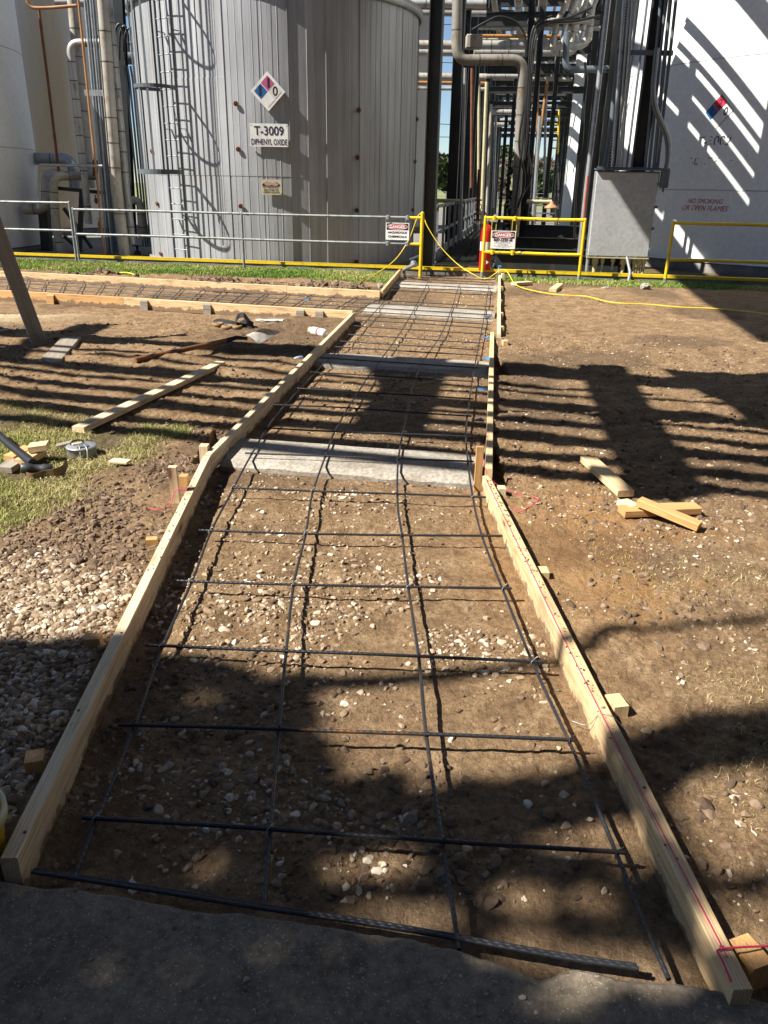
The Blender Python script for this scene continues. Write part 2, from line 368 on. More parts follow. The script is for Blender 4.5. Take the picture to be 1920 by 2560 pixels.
def text_mesh(body, W, H, shear=0., bold=0.):
    cu = bpy.data.curves.new('txt', 'FONT'); cu.body = body; cu.align_x = 'CENTER'; cu.align_y = 'CENTER'; cu.shear = shear; cu.offset = bold
    cu.resolution_u = 4
    o = bpy.data.objects.new('txt', cu); COL.objects.link(o); dg = bpy.context.evaluated_depsgraph_get(); dg.update()
    me = bpy.data.meshes.new_from_object(o.evaluated_get(dg)); V = np.array([v.co[:] for v in me.vertices]); Fc = [tuple(p.vertices) for p in me.polygons]
    bpy.data.objects.remove(o); bpy.data.curves.remove(cu); bpy.data.meshes.remove(me)
    lo = V.min(0); hi = V.max(0); k = np.array([W/(hi[0]-lo[0]), H/(hi[1]-lo[1])])
    return (V[:, :2]-(lo[:2]+hi[:2])/2)*k, Fc

# ---------------------------------------------------------------- noise in numpy for the terrain
def _h(ix, iy, s):
    n_ = (ix*374761393+iy*668265263+s*144269504)&0xffffffff
    n_ = ((n_ ^ (n_ >> 13))*1274126177)&0xffffffff
    return ((n_ ^ (n_ >> 16))&0xffff)/65535.
def vnoise(x, y, s=0):
    x = np.asarray(x, float); y = np.asarray(y, float); ix = np.floor(x).astype(np.int64); iy = np.floor(y).astype(np.int64); fx = x-ix; fy = y-iy
    fx = fx*fx*(3-2*fx); fy = fy*fy*(3-2*fy)
    return (_h(ix, iy, s)*(1-fx)+_h(ix+1, iy, s)*fx)*(1-fy)+(_h(ix, iy+1, s)*(1-fx)+_h(ix+1, iy+1, s)*fx)*fy-.5
def smooth(a, lo, hi):
    t = np.clip((a-lo)/(hi-lo), 0, 1); return t*t*(3-2*t)
XP = np.array([.968, -.25]); 
CURB0 = np.array([2.4, 15.75]); CURBK = -.178
def curbY(x): return CURB0[1]+CURBK*(np.asarray(x)-CURB0[0])
# form lines as x(Y) for the walkway
LYs = np.array([1.2, 1.92, 2.79, 3.7, 4.40, 5.63, 7.89, 10.12]); LXs = np.array([-.90, -.94, -.98, -1.03, -1.085, -.95, -.69, -.44])
RYs = np.array([1.0, 1.99, 3.7, 4.2, 8.9, 15.2]); RXs = np.array([.735, .69, .60, .575, 1.18, 2.05])
def inside(x, y):  # signed: >0 inside the walkway forms
    l = np.interp(y, LYs, LXs); r = np.interp(y, RYs, RXs); a = np.minimum(x-l, r-x)
    far = (y > 10.12); l2 = np.interp(y, [10.12, 12.3, 15.6], [-8, -.12, .22]); a2 = np.minimum(x-np.where(y > 12.25, np.interp(y, [12.2, 15.6], [-.12, .22]), -20), r-x)
    return np.where(far, a2, a)
FB = (G(0, 725, .14), G(882, 777, .14)); BB = (G(0, 677, .14), G(950, 727, .14))
def yline(q, x): return q[0][1]+(q[1][1]-q[0][1])*(x-q[0][0])/(q[1][0]-q[0][0])
STRIPS = [((-1.13, 5.10), (.66, 4.80), (.53, 4.28), (-1.02, 4.55)), ((-.68, 8.05), (1.06, 7.74), (.97, 7.15), (-.75, 7.52)),
          ((-.28, 11.75), (1.52, 11.25), (1.40, 10.45), (-.36, 11.0)), ((.16, 14.85), (1.98, 14.35), (1.88, 13.6), (.06, 14.1))]
def mask_sets(x, y):
    ins = inside(x, y)
    left_walk = (y > yline(FB, x))*(y < yline(BB, x))*(x < -.3)
    n = vnoise(x*1.3, y*1.3, 5)+.5*vnoise(x*3.1, y*3.1, 6)+.3*vnoise(x*9, y*9, 8)
    turf = smooth(y-(curbY(x)-1.25+.35*n), 0, .35)*(ins < 0)*(x < 40)
    turf = np.where((x < 0.3), smooth(y-(np.maximum(yline(BB, x)+.35, curbY(x)-2.2)+.5*n), 0, .4)*(ins < -.05), turf)
    near = smooth(-(x+1.42+.5*n+.6*np.maximum(0, 3.9-y)), -.1, .25)*smooth(y-2.95-.4*n, -.2, .3)*smooth(5.6-y+.5*n-.1*(x+2), -.2, .3)
    turf = np.maximum(turf, near*.95)
    rt = smooth(x-1.55-.4*n, 0, .5)*smooth(2.3-y, -.2, .5)*.35
    gravel = smooth(-(x+1.0), 0, .05)*smooth(3.05-y+.5*n, -.3, .2)*(x > -4)
    sand = np.exp(-(((x+5.1)/1.1)**2+((y-10.35)/.8)**2))*1.3*smooth(n, -.5, .1)*(ins < 0)
    clay = 1.0*np.exp(-(((x-1.2)/.6)**2+((y-3.3)/.75)**2))*smooth(n, -.4, .1)+.35*np.exp(-(((x-1.9)/.8)**2+((y-3.9)/.6)**2))*smooth(n, -.2, .3)
    wet = .55*smooth(vnoise(x*.9, y*.9, 21), .05, .3)
    return turf, gravel, np.clip(sand, 0, 1), clay, np.clip(wet, 0, .5), ins, rt
def hgt(x, y):
    x = np.asarray(x, float); y = np.asarray(y, float)
    ins = inside(x, y)
    b = .035*vnoise(x*.8, y*.8, 1)+.022*vnoise(x*2.3, y*4.2, 2)+.018*vnoise(x*6.1, y*7.3, 3)+.012*vnoise(x*15, y*15, 4)+.008*vnoise(x*37, y*37, 9)+.004*vnoise(x*90, y*90, 10)
    pm = smooth(vnoise(x*1.4, y*1.4, 13), -.15, .25)
    b = b+.030*pm*np.maximum(0, vnoise(x*21, y*21, 14)+.5*vnoise(x*47, y*47, 15))+.010*np.maximum(0, vnoise(x*60, y*60, 16))
    rut = .10*np.maximum(0, vnoise(x*.8+5, y*3.4, 12)+.3*vnoise(x*3, y*9, 18))*smooth(y, 4.5, 5.5)*smooth(9.5-y, 0, 1)
    out = b+rut+.035
    inn = -.012+.55*b
    z = np.where(ins > 0, inn, out)
    tr = np.exp(-((x+.62+.02*np.sin(y*5))/.10)**2)*(y > 5)*0
    # shallow ditch beside the left form, and the dug edge on its outer side
    l = np.interp(y, LYs, LXs); z = z-.035*np.exp(-((x-l-.09)/.06)**2)*(y < 10)*(y > 1.4)
    z = z*smooth(y, 1.0, 1.45)*1.0
    near_curb = smooth(y-(curbY(x)-.5), 0, .5); z = z*(1-near_curb)+.0*near_curb
    lump = smooth(y-yline(BB, x), .1, .3)*smooth(yline(BB, x)+1.1-y, 0, .5)*(x < .0)
    z = z+lump*(.04+.16*np.maximum(0, vnoise(x*2.2, y*2.2, 31)))
    for (a, b, c_, d) in STRIPS:
        u = (x-a[0])/(b[0]-a[0]); yt = a[1]+(b[1]-a[1])*u; yb = d[1]+(c_[1]-d[1])*u; k = smooth(y-yb, -.10, -.0)*smooth(yt-y, -.10, 0.)*(u > -.03)*(u < 1.03); z = z*(1-k)+np.minimum(z, -.03)*k
    z = np.where((y > yline(FB, x)-.02)*(y < yline(BB, x)+.02)*(x < -.3), inn, z)
    return z
# near terrain sheet: fan grid fine near the camera
def build_ground():
    nb, nd = 900, 760
    bt = np.radians(np.concatenate([np.linspace(-80, -36.2, 90), np.linspace(-36, 34, 680), np.linspace(34.25, 80, 130)])); Yr = np.geomspace(1.05, 19.5, nd)
    B, Y = np.meshgrid(bt, Yr); X = Y*np.tan(B)
    Z = hgt(X, Y)
    edge = np.maximum(smooth(np.abs(B), math.radians(72), math.radians(80)), 0); Z = Z*(1-edge)
    turf, gravel, sand, clay, wet, ins, rt = mask_sets(X, Y)
    V = np.stack([X, Y, Z], -1).reshape(-1, 3)
    idx = np.arange(nb*nd).reshape(nd, nb); Q = np.stack([idx[:-1, :-1], idx[:-1, 1:], idx[1:, 1:], idx[1:, :-1]], -1).reshape(-1, 4)
    me = npmesh('ground', V, Q, DIRT, dict(turf=np.maximum(turf, rt*.5).ravel()*.85, sand=sand.ravel(), clay=clay.ravel(), wet=(wet+gravel*.4).clip(0, .6).ravel()), True, 4)
    tag(link('ground', me), 'bare brown earth worked with clods and stones', 'ground', kind='structure')
build_ground()
mb = MB(); mb.add([(-600, -60, -.055), (600, -60, -.055), (600, 55, -.055), (-600, 55, -.055)], [(0, 1, 2, 3)])
solo('outer_ground', mb, DIRT, 'flat earth around the yard', 'ground', kind='structure')
mb = MB(); mb.add([(-900, 55, -.05), (900, 55, -.05), (900, 2500, -.05), (-900, 2500, -.05)], [(0, 1, 2, 3)])
solo('field', mb, GRASSF, 'grass field far behind the plant', 'field', kind='structure')

# ---------------------------------------------------------------- scattered stones, clods and grass (uncountable: stuff)
def ico(sub):
    bm = bmesh.new(); bmesh.ops.create_icosphere(bm, subdivisions=sub, radius=1.); V = np.array([v.co[:] for v in bm.verts]); Fc = np.array([[v.index for v in f.verts] for f in bm.faces]); bm.free(); return V, Fc
def blobs(P, R, sub, sq=(.55, .9), jag=.22, shade=None, sink=.35):
    V0, F_ = ico(sub); n = len(P); nv = len(V0)
    k = nr.rand(n, 3)*.75+.6; k[:, 2] = sq[0]+nr.rand(n)*(sq[1]-sq[0]); a = nr.rand(n)*6.283
    dn = nr.randn(n, 9, 3)
    V = np.repeat(V0[None], n, 0).copy()
    # facet the blob by a few random plane cuts
    for q in range(9):
        d = dn[:, q]/np.linalg.norm(dn[:, q], axis=1, keepdims=True); h = (np.einsum('nvk,nk->nv', V, d)); lim = .42+.4*nr.rand(n, 1)
        ex = np.maximum(h-lim, 0); V = V-ex[..., None]*d[:, None]
    V = V*(1+jag*(nr.rand(n, nv, 1)-.5)); V = V*k[:, None]*R[:, None, None]
    ca, sa = np.cos(a)[:, None], np.sin(a)[:, None]; X = V[..., 0]*ca-V[..., 1]*sa; Y = V[..., 0]*sa+V[..., 1]*ca
    tl = nr.randn(n, 1)*.2; Z = V[..., 2]+X*tl
    V = np.stack([X+P[:, 0:1], Y+P[:, 1:2], Z+P[:, 2:3]+R[:, None]*sink*k[:, 2:3]], -1)
    Fa = (F_[None]+(np.arange(n)*nv)[:, None, None]).reshape(-1, 3)
    sh = np.repeat(shade if shade is not None else nr.rand(n), nv)
    return V.reshape(-1, 3), Fa, sh
def sample(n, x0, x1, y0, y1, dens, power=1.):
    out = []
    tot = 0
    while tot < n:
        u = nr.rand(n*2); X = x0+(x1-x0)*nr.rand(n*2); Y = y0+(y1-y0)*u**power
        d = dens(X, Y); k = nr.rand(n*2) < d; q = np.stack([X[k], Y[k]], 1); out.append(q); tot += len(q)
        if len(out) > 40: break
    q = np.concatenate(out)[:n]; return q
def infov(X, Y, pad=.06): return (np.abs(X) < Y*.52+.35)
def scatter(name, label, n, box, dens, rmin, rmax, sub, mat, pw=1., rp=2.2, sink=.3, **k):
    q = sample(n, *box, dens, pw); z = hgt(q[:, 0], q[:, 1]); R = rmin+(rmax-rmin)*nr.rand(len(q))**rp
    V, Fa, sh = blobs(np.stack([q[:, 0], q[:, 1], z], 1), R, sub, sink=sink, **k)
    tag(link(name, npmesh(name, V, Fa, mat, dict(shade=sh), False)), label, 'gravel' if 'gravel' in name or 'peb' in name else 'clods', kind='stuff')
def d_grav_left(X, Y):
    n = vnoise(X*2.5, Y*2.5, 41); edge = np.interp(Y, LYs, LXs)-.05
    return (X < edge)*smooth(3.05-Y+.5*n, -.25, .25)*infov(X, Y)*(Y > 1.45)*smooth(n+.35+smooth(3.0-Y, -.2, .4)*.5, 0, .4)
scatter('gravel', 'pale limestone gravel heaped left of the left form board', 7000, (-2.6, -.95, 1.45, 3.5), d_grav_left, .005, .022, 2, STONE, rp=1.7, sink=-.12, jag=.05)
def d_in(X, Y):
    n = vnoise(X*3.2, Y*3.2, 51)+.5*vnoise(X*8, Y*8, 52)
    band = np.exp(-((Y-2.75)/.42)**2)*.9+np.exp(-((Y-1.72)/.18)**2)*.9*(X < .1)+.16+.45*np.exp(-((Y-4.1)/.2)**2)
    return (inside(X, Y) > .04)*np.clip(band*smooth(n, -.35, .4), 0, 1)
scatter('gravel_inside_forms', 'tan gravel pressed into the earth between the near form boards', 4300, (-1.1, .75, 1.4, 4.6), d_in, .004, .019, 2, STONE, pw=1., rp=2.4, sink=.0, jag=.05)
scatter('pebbles', 'loose pebbles strewn over the bare earth on the right', 3600, (.7, 6., 1.3, 9.), lambda X, Y: (inside(X, Y) < -.04)*infov(X, Y)*smooth(vnoise(X*1.1, Y*1.3, 64)+.4*vnoise(X*4, Y*4, 65), -.22, .2)*np.clip(.14+.6*np.exp(-((Y-3.2)/.9)**2)*smooth(vnoise(X*2, Y*2, 61), -.3, .3), 0, 1), .005, .019, 1, STONE, rp=3.2, pw=1.2, sink=-.05)
scatter('pebbles_in_far_form', 'small pebbles in the far half of the form', 2600, (-1., 2., 4.6, 15.), lambda X, Y: (inside(X, Y) > .05)*np.clip(smooth(vnoise(X*2, Y*2, 62), -.1, .3)+.15, 0, 1), .006, .020, 0, STONE, rp=2.5, pw=1.3, sink=.1)
def d_clod(X, Y):
    n = vnoise(X*1.8, Y*1.8, 71)+.6*vnoise(X*5, Y*5, 72); return infov(X, Y)*np.clip(smooth(n, -.1, .5)*.8+.06, 0, 1)*(np.abs(inside(X, Y)) > .04)
scatter('earth_clods', 'crumbled clods of brown earth', 11000, (-4.5, 5., 1.4, 9.5), d_clod, .004, .026, 2, CLOD, pw=1.5, rp=4., sink=-.1, jag=.16)
scatter('dug_clods', 'dark dug clods of soil beside the left grass', 4200, (-2.9, -1.02, 2.9, 5.3), lambda X, Y: (inside(X, Y) < -.05)*infov(X, Y)*smooth(vnoise(X*2.5, Y*2.5, 75)+.1, -.3, .25)*np.clip(1.05-1.4*mask_sets(X, Y)[0], 0, 1), .005, .026, 2, CLOD, rp=3.2, sink=-.15, jag=.16)
scatter('curb_clods', 'dark lumps of dug soil between the grass and the far form board', 2600, (-8., 0., 12.3, 15.9), lambda X, Y: smooth(Y-yline(BB, X), .12, .25)*smooth(yline(BB, X)+.75-Y, 0, .4)*smooth(vnoise(X*1.6, Y*1.6, 77), -.15, .2), .02, .075, 1, CLOD, rp=2.2, sink=.2, jag=.5)
def blades(name, label, n, box, dens, h0, h1, wd, bias, pw=1.):
    q = sample(n, *box, dens, pw); n = len(q); z = hgt(q[:, 0], q[:, 1])
    a = nr.rand(n)*6.283; H = h0+(h1-h0)*nr.rand(n)**1.5; ln = (.2+1.3*nr.rand(n)**1.3)*H; wv = wd*(.6+.8*nr.rand(n)); b = nr.rand(n)*6.283
    D = np.stack([np.cos(a), np.sin(a), a*0], 1); Wv = np.stack([np.cos(b), np.sin(b), a*0], 1)*wv[:, None]
    P = np.stack([q[:, 0], q[:, 1], z-.004], 1); up = np.array([0, 0, 1.])
    m1 = P+D*(ln*.35)[:, None]+up*(H*.6)[:, None]; tp = P+D*ln[:, None]+up*H[:, None]*(.55+.45*nr.rand(n)[:, None])
    V = np.stack([P-Wv, P+Wv, m1-Wv*.8, m1+Wv*.8, tp], 1).reshape(-1, 3); o = (np.arange(n)*5)[:, None]
    Fa = np.concatenate([o+[0, 1, 3], o+[0, 3, 2], o+[2, 3, 4]], 0)
    nn = vnoise(q[:, 0]*1.7, q[:, 1]*1.7, 81); sh = np.clip(bias+nn*.7+.45*(nr.rand(n)-.5)+.4*(nr.rand(n) > .85), 0, 1)
    tag(link(name, npmesh(name, V, Fa, BLADE, dict(shade=np.repeat(sh, 5)), False)), label, 'grass', kind='stuff')
blades('grass_left', 'half dry grass around the tools at left', 40000, (-4.2, -1.2, 2.8, 6.0), lambda X, Y: infov(X, Y)*np.clip(mask_sets(X, Y)[0], 0, 1)**1.3*smooth(vnoise(X*3.3, Y*3.3, 83), -.32, -.05), .010, .042, .0016, .64)
blades('grass_strip', 'green grass strip along the yellow topped curb', 85000, (-9.5, 7.6, 13.2, 17.6), lambda X, Y: (Y < curbY(X)-.02)*infov(X, Y)*np.clip(mask_sets(X, Y)[0], 0, 1)**1.2, .025, .075, .0045, .30)
blades('dry_weeds', 'dry straw and weeds on the earth at lower right', 2600, (.95, 3.0, 1.3, 4.2), lambda X, Y: infov(X, Y)*smooth(vnoise(X*2.3, Y*2.3, 91), .0, .25)*(X > np.interp(Y, RYs, RXs)+.06), .006, .03, .0011, .9)

# ---------------------------------------------------------------- near concrete slab
def build_slab():
    e = [(-700, 2100), (-300, 2160), (0, 2199), (64, 2208), (150, 2216), (289, 2234), (400, 2252), (521, 2275), (660, 2286), (800, 2308), (960, 2335), (1060, 2352), (1151, 2373), (1278, 2413), (1340, 2428), (1400, 2425), (1450, 2422), (1550, 2440), (1678, 2454), (1770, 2471), (1840, 2483), (1920, 2506), (2300, 2560), (2800, 2640)]
    top = []
    for i in range(len(e)-1):
        for k in range(10):
            t = k/10; x = e[i][0]*(1-t)+e[i+1][0]*t; y = e[i][1]*(1-t)+e[i+1][1]*t; g = G(x, y, .052); j = .012*vnoise(x/60., 3.1, 5)+.004*vnoise(x/14., 8.1, 6)+(-.016*math.exp(-((x-1345)/50)**2)); top.append((g[0], g[1]+j, .052))
    top = [(-9, top[0][1], .052)]+top+[(9, top[-1][1]-.3, .052)]
    mb = MB(); n = len(top); nrow = 1
    back = [(p[0], -6., .052) for p in top]; low = [(p[0]+.004, p[1]+.012+.01*vnoise(p[0]*30, 1.7, 7), -.12) for p in top]
    b1 = [(p[0], p[1]-.010, .0525) for p in top]; r1 = [(p[0], p[1]+.002, .043) for p in top]
    V = back+b1+r1+low; Fc = []
    for r in range(3):
        for i in range(n-1): Fc.append((r*n+i, r*n+i+1, (r+1)*n+i+1, (r+1)*n+i))
    mb.add(V, Fc, 0, False)
    solo('pavement', mb, CONC, 'dark worn concrete slab with a broken edge in the foreground', 'pavement', kind='structure')
build_slab()
q = np.array([G(x, y, .052)[:2] for x, y in ((322, 2293), (436, 2321), (497, 2318), (610, 2475), (615, 2450), (634, 2527), (500, 2500), (1307, 2495), (1340, 2533), (1200, 2540), (188, 2225), (1150, 2440), (1800, 2520), (905, 2430), (700, 2365), (230, 2400))])
V, Fa, sh = blobs(np.stack([q[:, 0], q[:, 1], np.full(len(q), .052)], 1), .003+.006*nr.rand(len(q)), 1)
tag(link('pebbles_on_slab', npmesh('pebbles_on_slab', V, Fa, STONE, dict(shade=sh), False)), 'a few loose pebbles lying on the dark slab', 'gravel', kind='stuff')
# old concrete strips crossing the form
for i, (qd, lb) in enumerate(zip(STRIPS, ('pale concrete strip under the rebar nearest the camera, striped with shadow', 'second concrete strip under the rebar, half in shadow', 'sunlit concrete strip level with the side walkway form', 'concrete strip just below the yellow gate posts'))):
    mb = MB(); top = .022; rows = 34; cols = 12; V = []; Fc = []
    a, b, c_, d = [np.array(p) for p in qd]
    for r in range(rows+1):
        for k in range(cols+1):
            u = r/rows; t = k/cols; p = (a*(1-u)+b*u)*(1-t)+(d*(1-u)+c_*u)*t
            ed = min(u, 1-u, t, 1-t); jx = .006*vnoise(p[0]*14, p[1]*14, 3+i); z = top+.006*vnoise(p[0]*5, p[1]*5, i)-(.02+.03*abs(vnoise(p[0]*9, p[1]*9, 11)) if ed < .001 else 0)
            V.append((p[0]+jx, p[1]+.014*vnoise(p[0]*7, p[1]*3, 14+i)*(ed < .001), z))
    W_ = cols+1
    for r in range(rows):
        for k in range(cols): Fc.append((r*W_+k, r*W_+k+1, (r+1)*W_+k+1, (r+1)*W_+k)[::-1])
    per = [k for k in range(W_)]+[r*W_+cols for r in range(1, rows+1)]+[rows*W_+k for k in range(cols-1, -1, -1)]+[r*W_ for r in range(rows-1, 0, -1)]
    o = len(V)
    for k in per: V.append((V[k][0], V[k][1], -.06))
    for j in range(len(per)): j2 = (j+1) % len(per); Fc.append((per[j], o+j, o+j2, per[j2])[::-1])
    mb.add(V, Fc); solo('concrete_strip', mb, CONCL, lb, 'concrete strip', 'concrete strips across the form')

# ---------------------------------------------------------------- lumber
def board(name, a, b, w_, h_, mat, label, cat='board', group=None, side=0., bow=0., rough=0., zlift=0.):
    """plank from a to b (points on its top centre line); local X along the grain"""
    a = Vector([float(v) for v in a]); b = Vector([float(v) for v in b]); d = b-a; L = d.length; x = d.normalized(); y = Vector((0, 0, 1)).cross(x).normalized(); z = x.cross(y)
    n = max(2, int(L/.06)); n = min(n, 90); V = []; Fc = []; bv = min(.003, h_*.1)
    ph = rnd.random()*9
    for i in range(n+1):
        t = i/n; xx = (t-.5)*L; bo = bow*math.sin(math.pi*t)
        j = lambda s_: rough*float(vnoise(xx*9+ph, s_*3.7, 3))
        for (yy, zz, rg) in ((-w_/2+bv, 0, 0), (w_/2-bv, 0, 0), (w_/2, -bv, 0), (w_/2, -h_+bv, 1), (w_/2-bv, -h_, 1), (-w_/2+bv, -h_, 1), (-w_/2, -h_+bv, 1), (-w_/2, -bv, 0)):
            V.append((xx, yy+bo, zz+.0008*float(vnoise(xx*20, yy*40+ph, 2))+(j(rg) if rg else 0)))
    for i in range(n):
        for k in range(8): Fc.append((i*8+k, i*8+(k+1) % 8, (i+1)*8+(k+1) % 8, (i+1)*8+k)[::-1])
    Fc.append(tuple(range(8))); Fc.append(tuple(n*8+k for k in range(8))[::-1])
    mb = MB(); mb.add(V, Fc); me = mb.mesh(name, mat); o = link(name, me)
    M = Matrix((x, y, z)).transposed().to_4x4(); M.translation = (a+b)/2; o.matrix_world = M
    tag(o, label, cat, group); return o
T2 = .042
Zt = .10
def P2(x, y, z=Zt): g = G(x, y, z); return np.array([g[0], g[1], z])
# left form, outer top edge points -> centre line is T2/2 to the right
lp = [P2(0, 2141), P2(272, 1605), P2(457, 1252)]
board('form_board', np.array([-.885, 1.40, Zt]), np.array([-1.062, 4.42, Zt]), T2, .115, WOODP, 'long pale form board along the left of the near form, ending at the slab', 'form board', 'form boards around the new walkway', rough=.03)
board('form_board', np.array([-1.06, 4.425, Zt+.004]), np.array([-.435, 10.22, Zt+.012]), T2, .115, WOODP, 'form board on the left side of the middle form, crossed by striped shadows', 'form board', 'form boards around the new walkway', rough=.02)
board('form_board', np.array([.752, 1.10, Zt]), np.array([.575, 4.16, Zt]), T2, .125, WOOD, 'form board on the right of the near form, pink twine along its top', 'form board', 'form boards around the new walkway', rough=.03)
board('form_board', np.array([.605, 4.28, Zt]), np.array([1.19, 8.95, Zt]), T2, .12, WOOD, 'form board on the right side of the middle form, striped with shadow', 'form board', 'form boards around the new walkway', rough=.02)
board('form_board', np.array([1.235, 8.72, Zt+.02]), np.array([2.09, 15.25, Zt+.01]), T2, .13, WOODP, 'form board on the right side of the far form reaching the yellow gate', 'form board', 'form boards around the new walkway')
xd = (FB[0]-FB[1])/np.linalg.norm(FB[0]-FB[1])
board('form_board', FB[1]+np.array([0, .0, 0]), FB[1]-(FB[1]-FB[0])*.62, T2, .15, WOOD, 'front board of the side walkway form, right end meeting the twine corner', 'form board', 'form boards around the new walkway', bow=.01)
board('form_board', FB[1]-(FB[1]-FB[0])*.6205, FB[0]+xd*2.2, T2, .15, WOODO, 'front board of the side walkway form at the left edge, behind the leaning post', 'form board', 'form boards around the new walkway')
board('form_board', BB[1], BB[0]+(BB[1]-BB[0])*.78, T2, .15, WOOD, 'short back board of the side walkway form beside the corner', 'form board', 'form boards around the new walkway')
board('form_board', BB[0]+(BB[1]-BB[0])*.779, BB[0]+xd*2.5, T2, .15, WOOD, 'long back board of the side walkway form below the grass strip', 'form board', 'form boards around the new walkway', bow=-.02)
board('form_board', BB[1]+np.array([.024, .03, 0]), np.array([.215, 15.6, .14]), T2, .15, WOOD, 'form board turning from the corner up to the yellow gate post', 'form board', 'form boards around the new walkway')
for bo_ in [o for o in COL.objects if o.name.startswith('form_board')][:3]:
    L_ = max(v.co.x for v in bo_.data.vertices)
    for k in range(7):
        mb = MB(); mb.lathe((L_*(-.93+.31*k)+rnd.uniform(-.03, .03), rnd.uniform(-.012, .012), .0005), [(.0045, 0), (.0045, .002), (0, .0025)], 8); link('nail', mb.mesh('nail', BAND), bo_)
# stakes (x, y centre on ground, top z, sx, sy, material, label)
def stake(x, y, top, sx, sy, mat, label, rot=0., lean=(0, 0), cut=0.):
    mb = MB(); b = .0025
    V = [];
    for (px_, py_) in ((-sx/2, -sy/2), (sx/2, -sy/2), (sx/2, sy/2), (-sx/2, sy/2)):
        V.append((-.18, px_, py_)); 
    for (px_, py_) in ((-sx/2, -sy/2), (sx/2, -sy/2), (sx/2, sy/2), (-sx/2, sy/2)):
        V.append((top+cut*(py_/sy), px_, py_))
    mb.add(V, [(0, 1, 2, 3)[::-1], (4, 5, 6, 7), (0, 4, 5, 1)[::-1], (1, 5, 6, 2)[::-1], (2, 6, 7, 3)[::-1], (3, 7, 4, 0)[::-1]])
    o = link('stake', mb.mesh('stake', mat))
    zx = Vector((lean[0], lean[1], 1)).normalized(); r = Vector((math.cos(rot), math.sin(rot), 0)); yy = (r-zx*r.dot(zx)).normalized(); zz = zx.cross(yy)
    M = Matrix((zx, yy, zz)).transposed().to_4x4(); M.translation = (x, y, 0); o.matrix_world = M
    tag(o, label, 'stake', 'wooden stakes holding the form boards'); return o
g = G(448, 1262, .03); stake(g[0]-.02, g[1]+.02, .235, .042, .042, WOODP, 'tall pale square stake with pink twine beside the left form board', .1, (-.02, .02))
g = G(1194, 1225, 0); stake(g[0], g[1]+.02, .255, .04, .022, WOODO, 'tall orange toned stake with twine inside the right form at the board joint', .05)
stake(-1.015-.085, 4.52, .135, .05, .06, WOODP, 'low pale stake nailed at the joint of the left form boards')
stake(-1.13, 4.12, .085, .045, .05, WOODO, 'short orange stake just below the joint of the left form boards')
stake(-1.075, 3.28, .08, .05, .04, WOODO, 'low stake left of the form board beside the dug clods', .2)
g = G(285, 1590, .09); stake(-1.045, 2.42, .085, .06, .045, WOODO, 'orange stake left of the form board at the gravel shadow edge', .1)
stake(-.985, 1.78, .085, .05, .055, WOODO, 'rounded orange stake end near the left edge, in shade above the slab', .3)
stake(.645, 4.02, .085, .042, .06, WOODP, 'pale stake outside the right form board just past the board joint')
stake(.70, 3.05, .07, .042, .065, WOOD, 'small stake outside the right form board halfway to the slab')
stake(.765, 2.10, .08, .05, .07, WOOD, 'striped grain stake outside the right form board under the tie wire', .2)
stake(.812, 1.20, .085, .055, .075, WOODO, 'thick block stake outside the right form board at the slab corner', .35)
for x, y, t_, lb in ((1.265, 8.45, .10, 'stake at the lap of the two far right form boards'), (1.33, 9.25, .12, 'first stake past the lap on the far right form board'), (1.47, 10.35, .12, 'second stake past the lap on the far right form board'), (1.62, 11.6, .12, 'third stake past the lap on the far right form board'), (1.85, 13.2, .13, 'fourth stake past the lap on the far right form board'), (2.10, 14.9, .17, 'stake with blue tape at the far end of the right form board')):
    stake(x, y, t_, .05, .085, WOODP if y > 14 else WOOD, lb, .1)
mb = MB(); mb.box((2.075, 15.22, .215), (.055, .045, .05), bev=.004); 
o = board('form_board', np.array([2.075, 15.19, .24]), np.array([2.075, 15.235, .24]), .05, .26, WOODP, 'short upright board end at the far right form corner', 'form board'); 
mb = MB(); mb.box((2.075, 15.21, .262), (.062, .055, .04), bev=.006); solo('tape_wrap', mb, BLUE, 'light blue tape wrapped on the board end at the far right corner', 'tape')
def kicker(px, py, label, mat=WOOD, wd=.10):
    g = G(px, py, 0); y0 = yline(FB, g[0]); x0 = g[0]; mb = MB(); yf = y0-T2/2-.002
    V = [(x0-wd/2, yf, .13), (x0+wd/2, yf, .13), (x0+wd/2, yf-.05, .11), (x0-wd/2, yf-.05, .11), (x0-wd/2, yf, -.1), (x0+wd/2, yf, -.1), (x0+wd/2, yf-.085, -.1), (x0-wd/2, yf-.085, -.1)]
    mb.add(V, [(3, 2, 1, 0), (4, 5, 6, 7), (3, 7, 6, 2), (2, 6, 5, 1), (1, 5, 4, 0), (0, 4, 7, 3)])
    ang = 0; solo('stake', mb, mat, label, 'stake', 'wooden stakes holding the form boards')
kicker(112, 765, 'wedge stake against the front side walkway board, right behind the leaning post', WOODO)
kicker(342, 784, 'wedge stake against the front side walkway board, second from the leaning post', WOODG)
kicker(500, 797, 'wedge stake against the front side walkway board above the tool belt', WOODG)
kicker(743, 810, 'left stake of the close pair near the twine corner', WOODG)
kicker(792, 814, 'right stake of the close pair near the twine corner', WOODG)

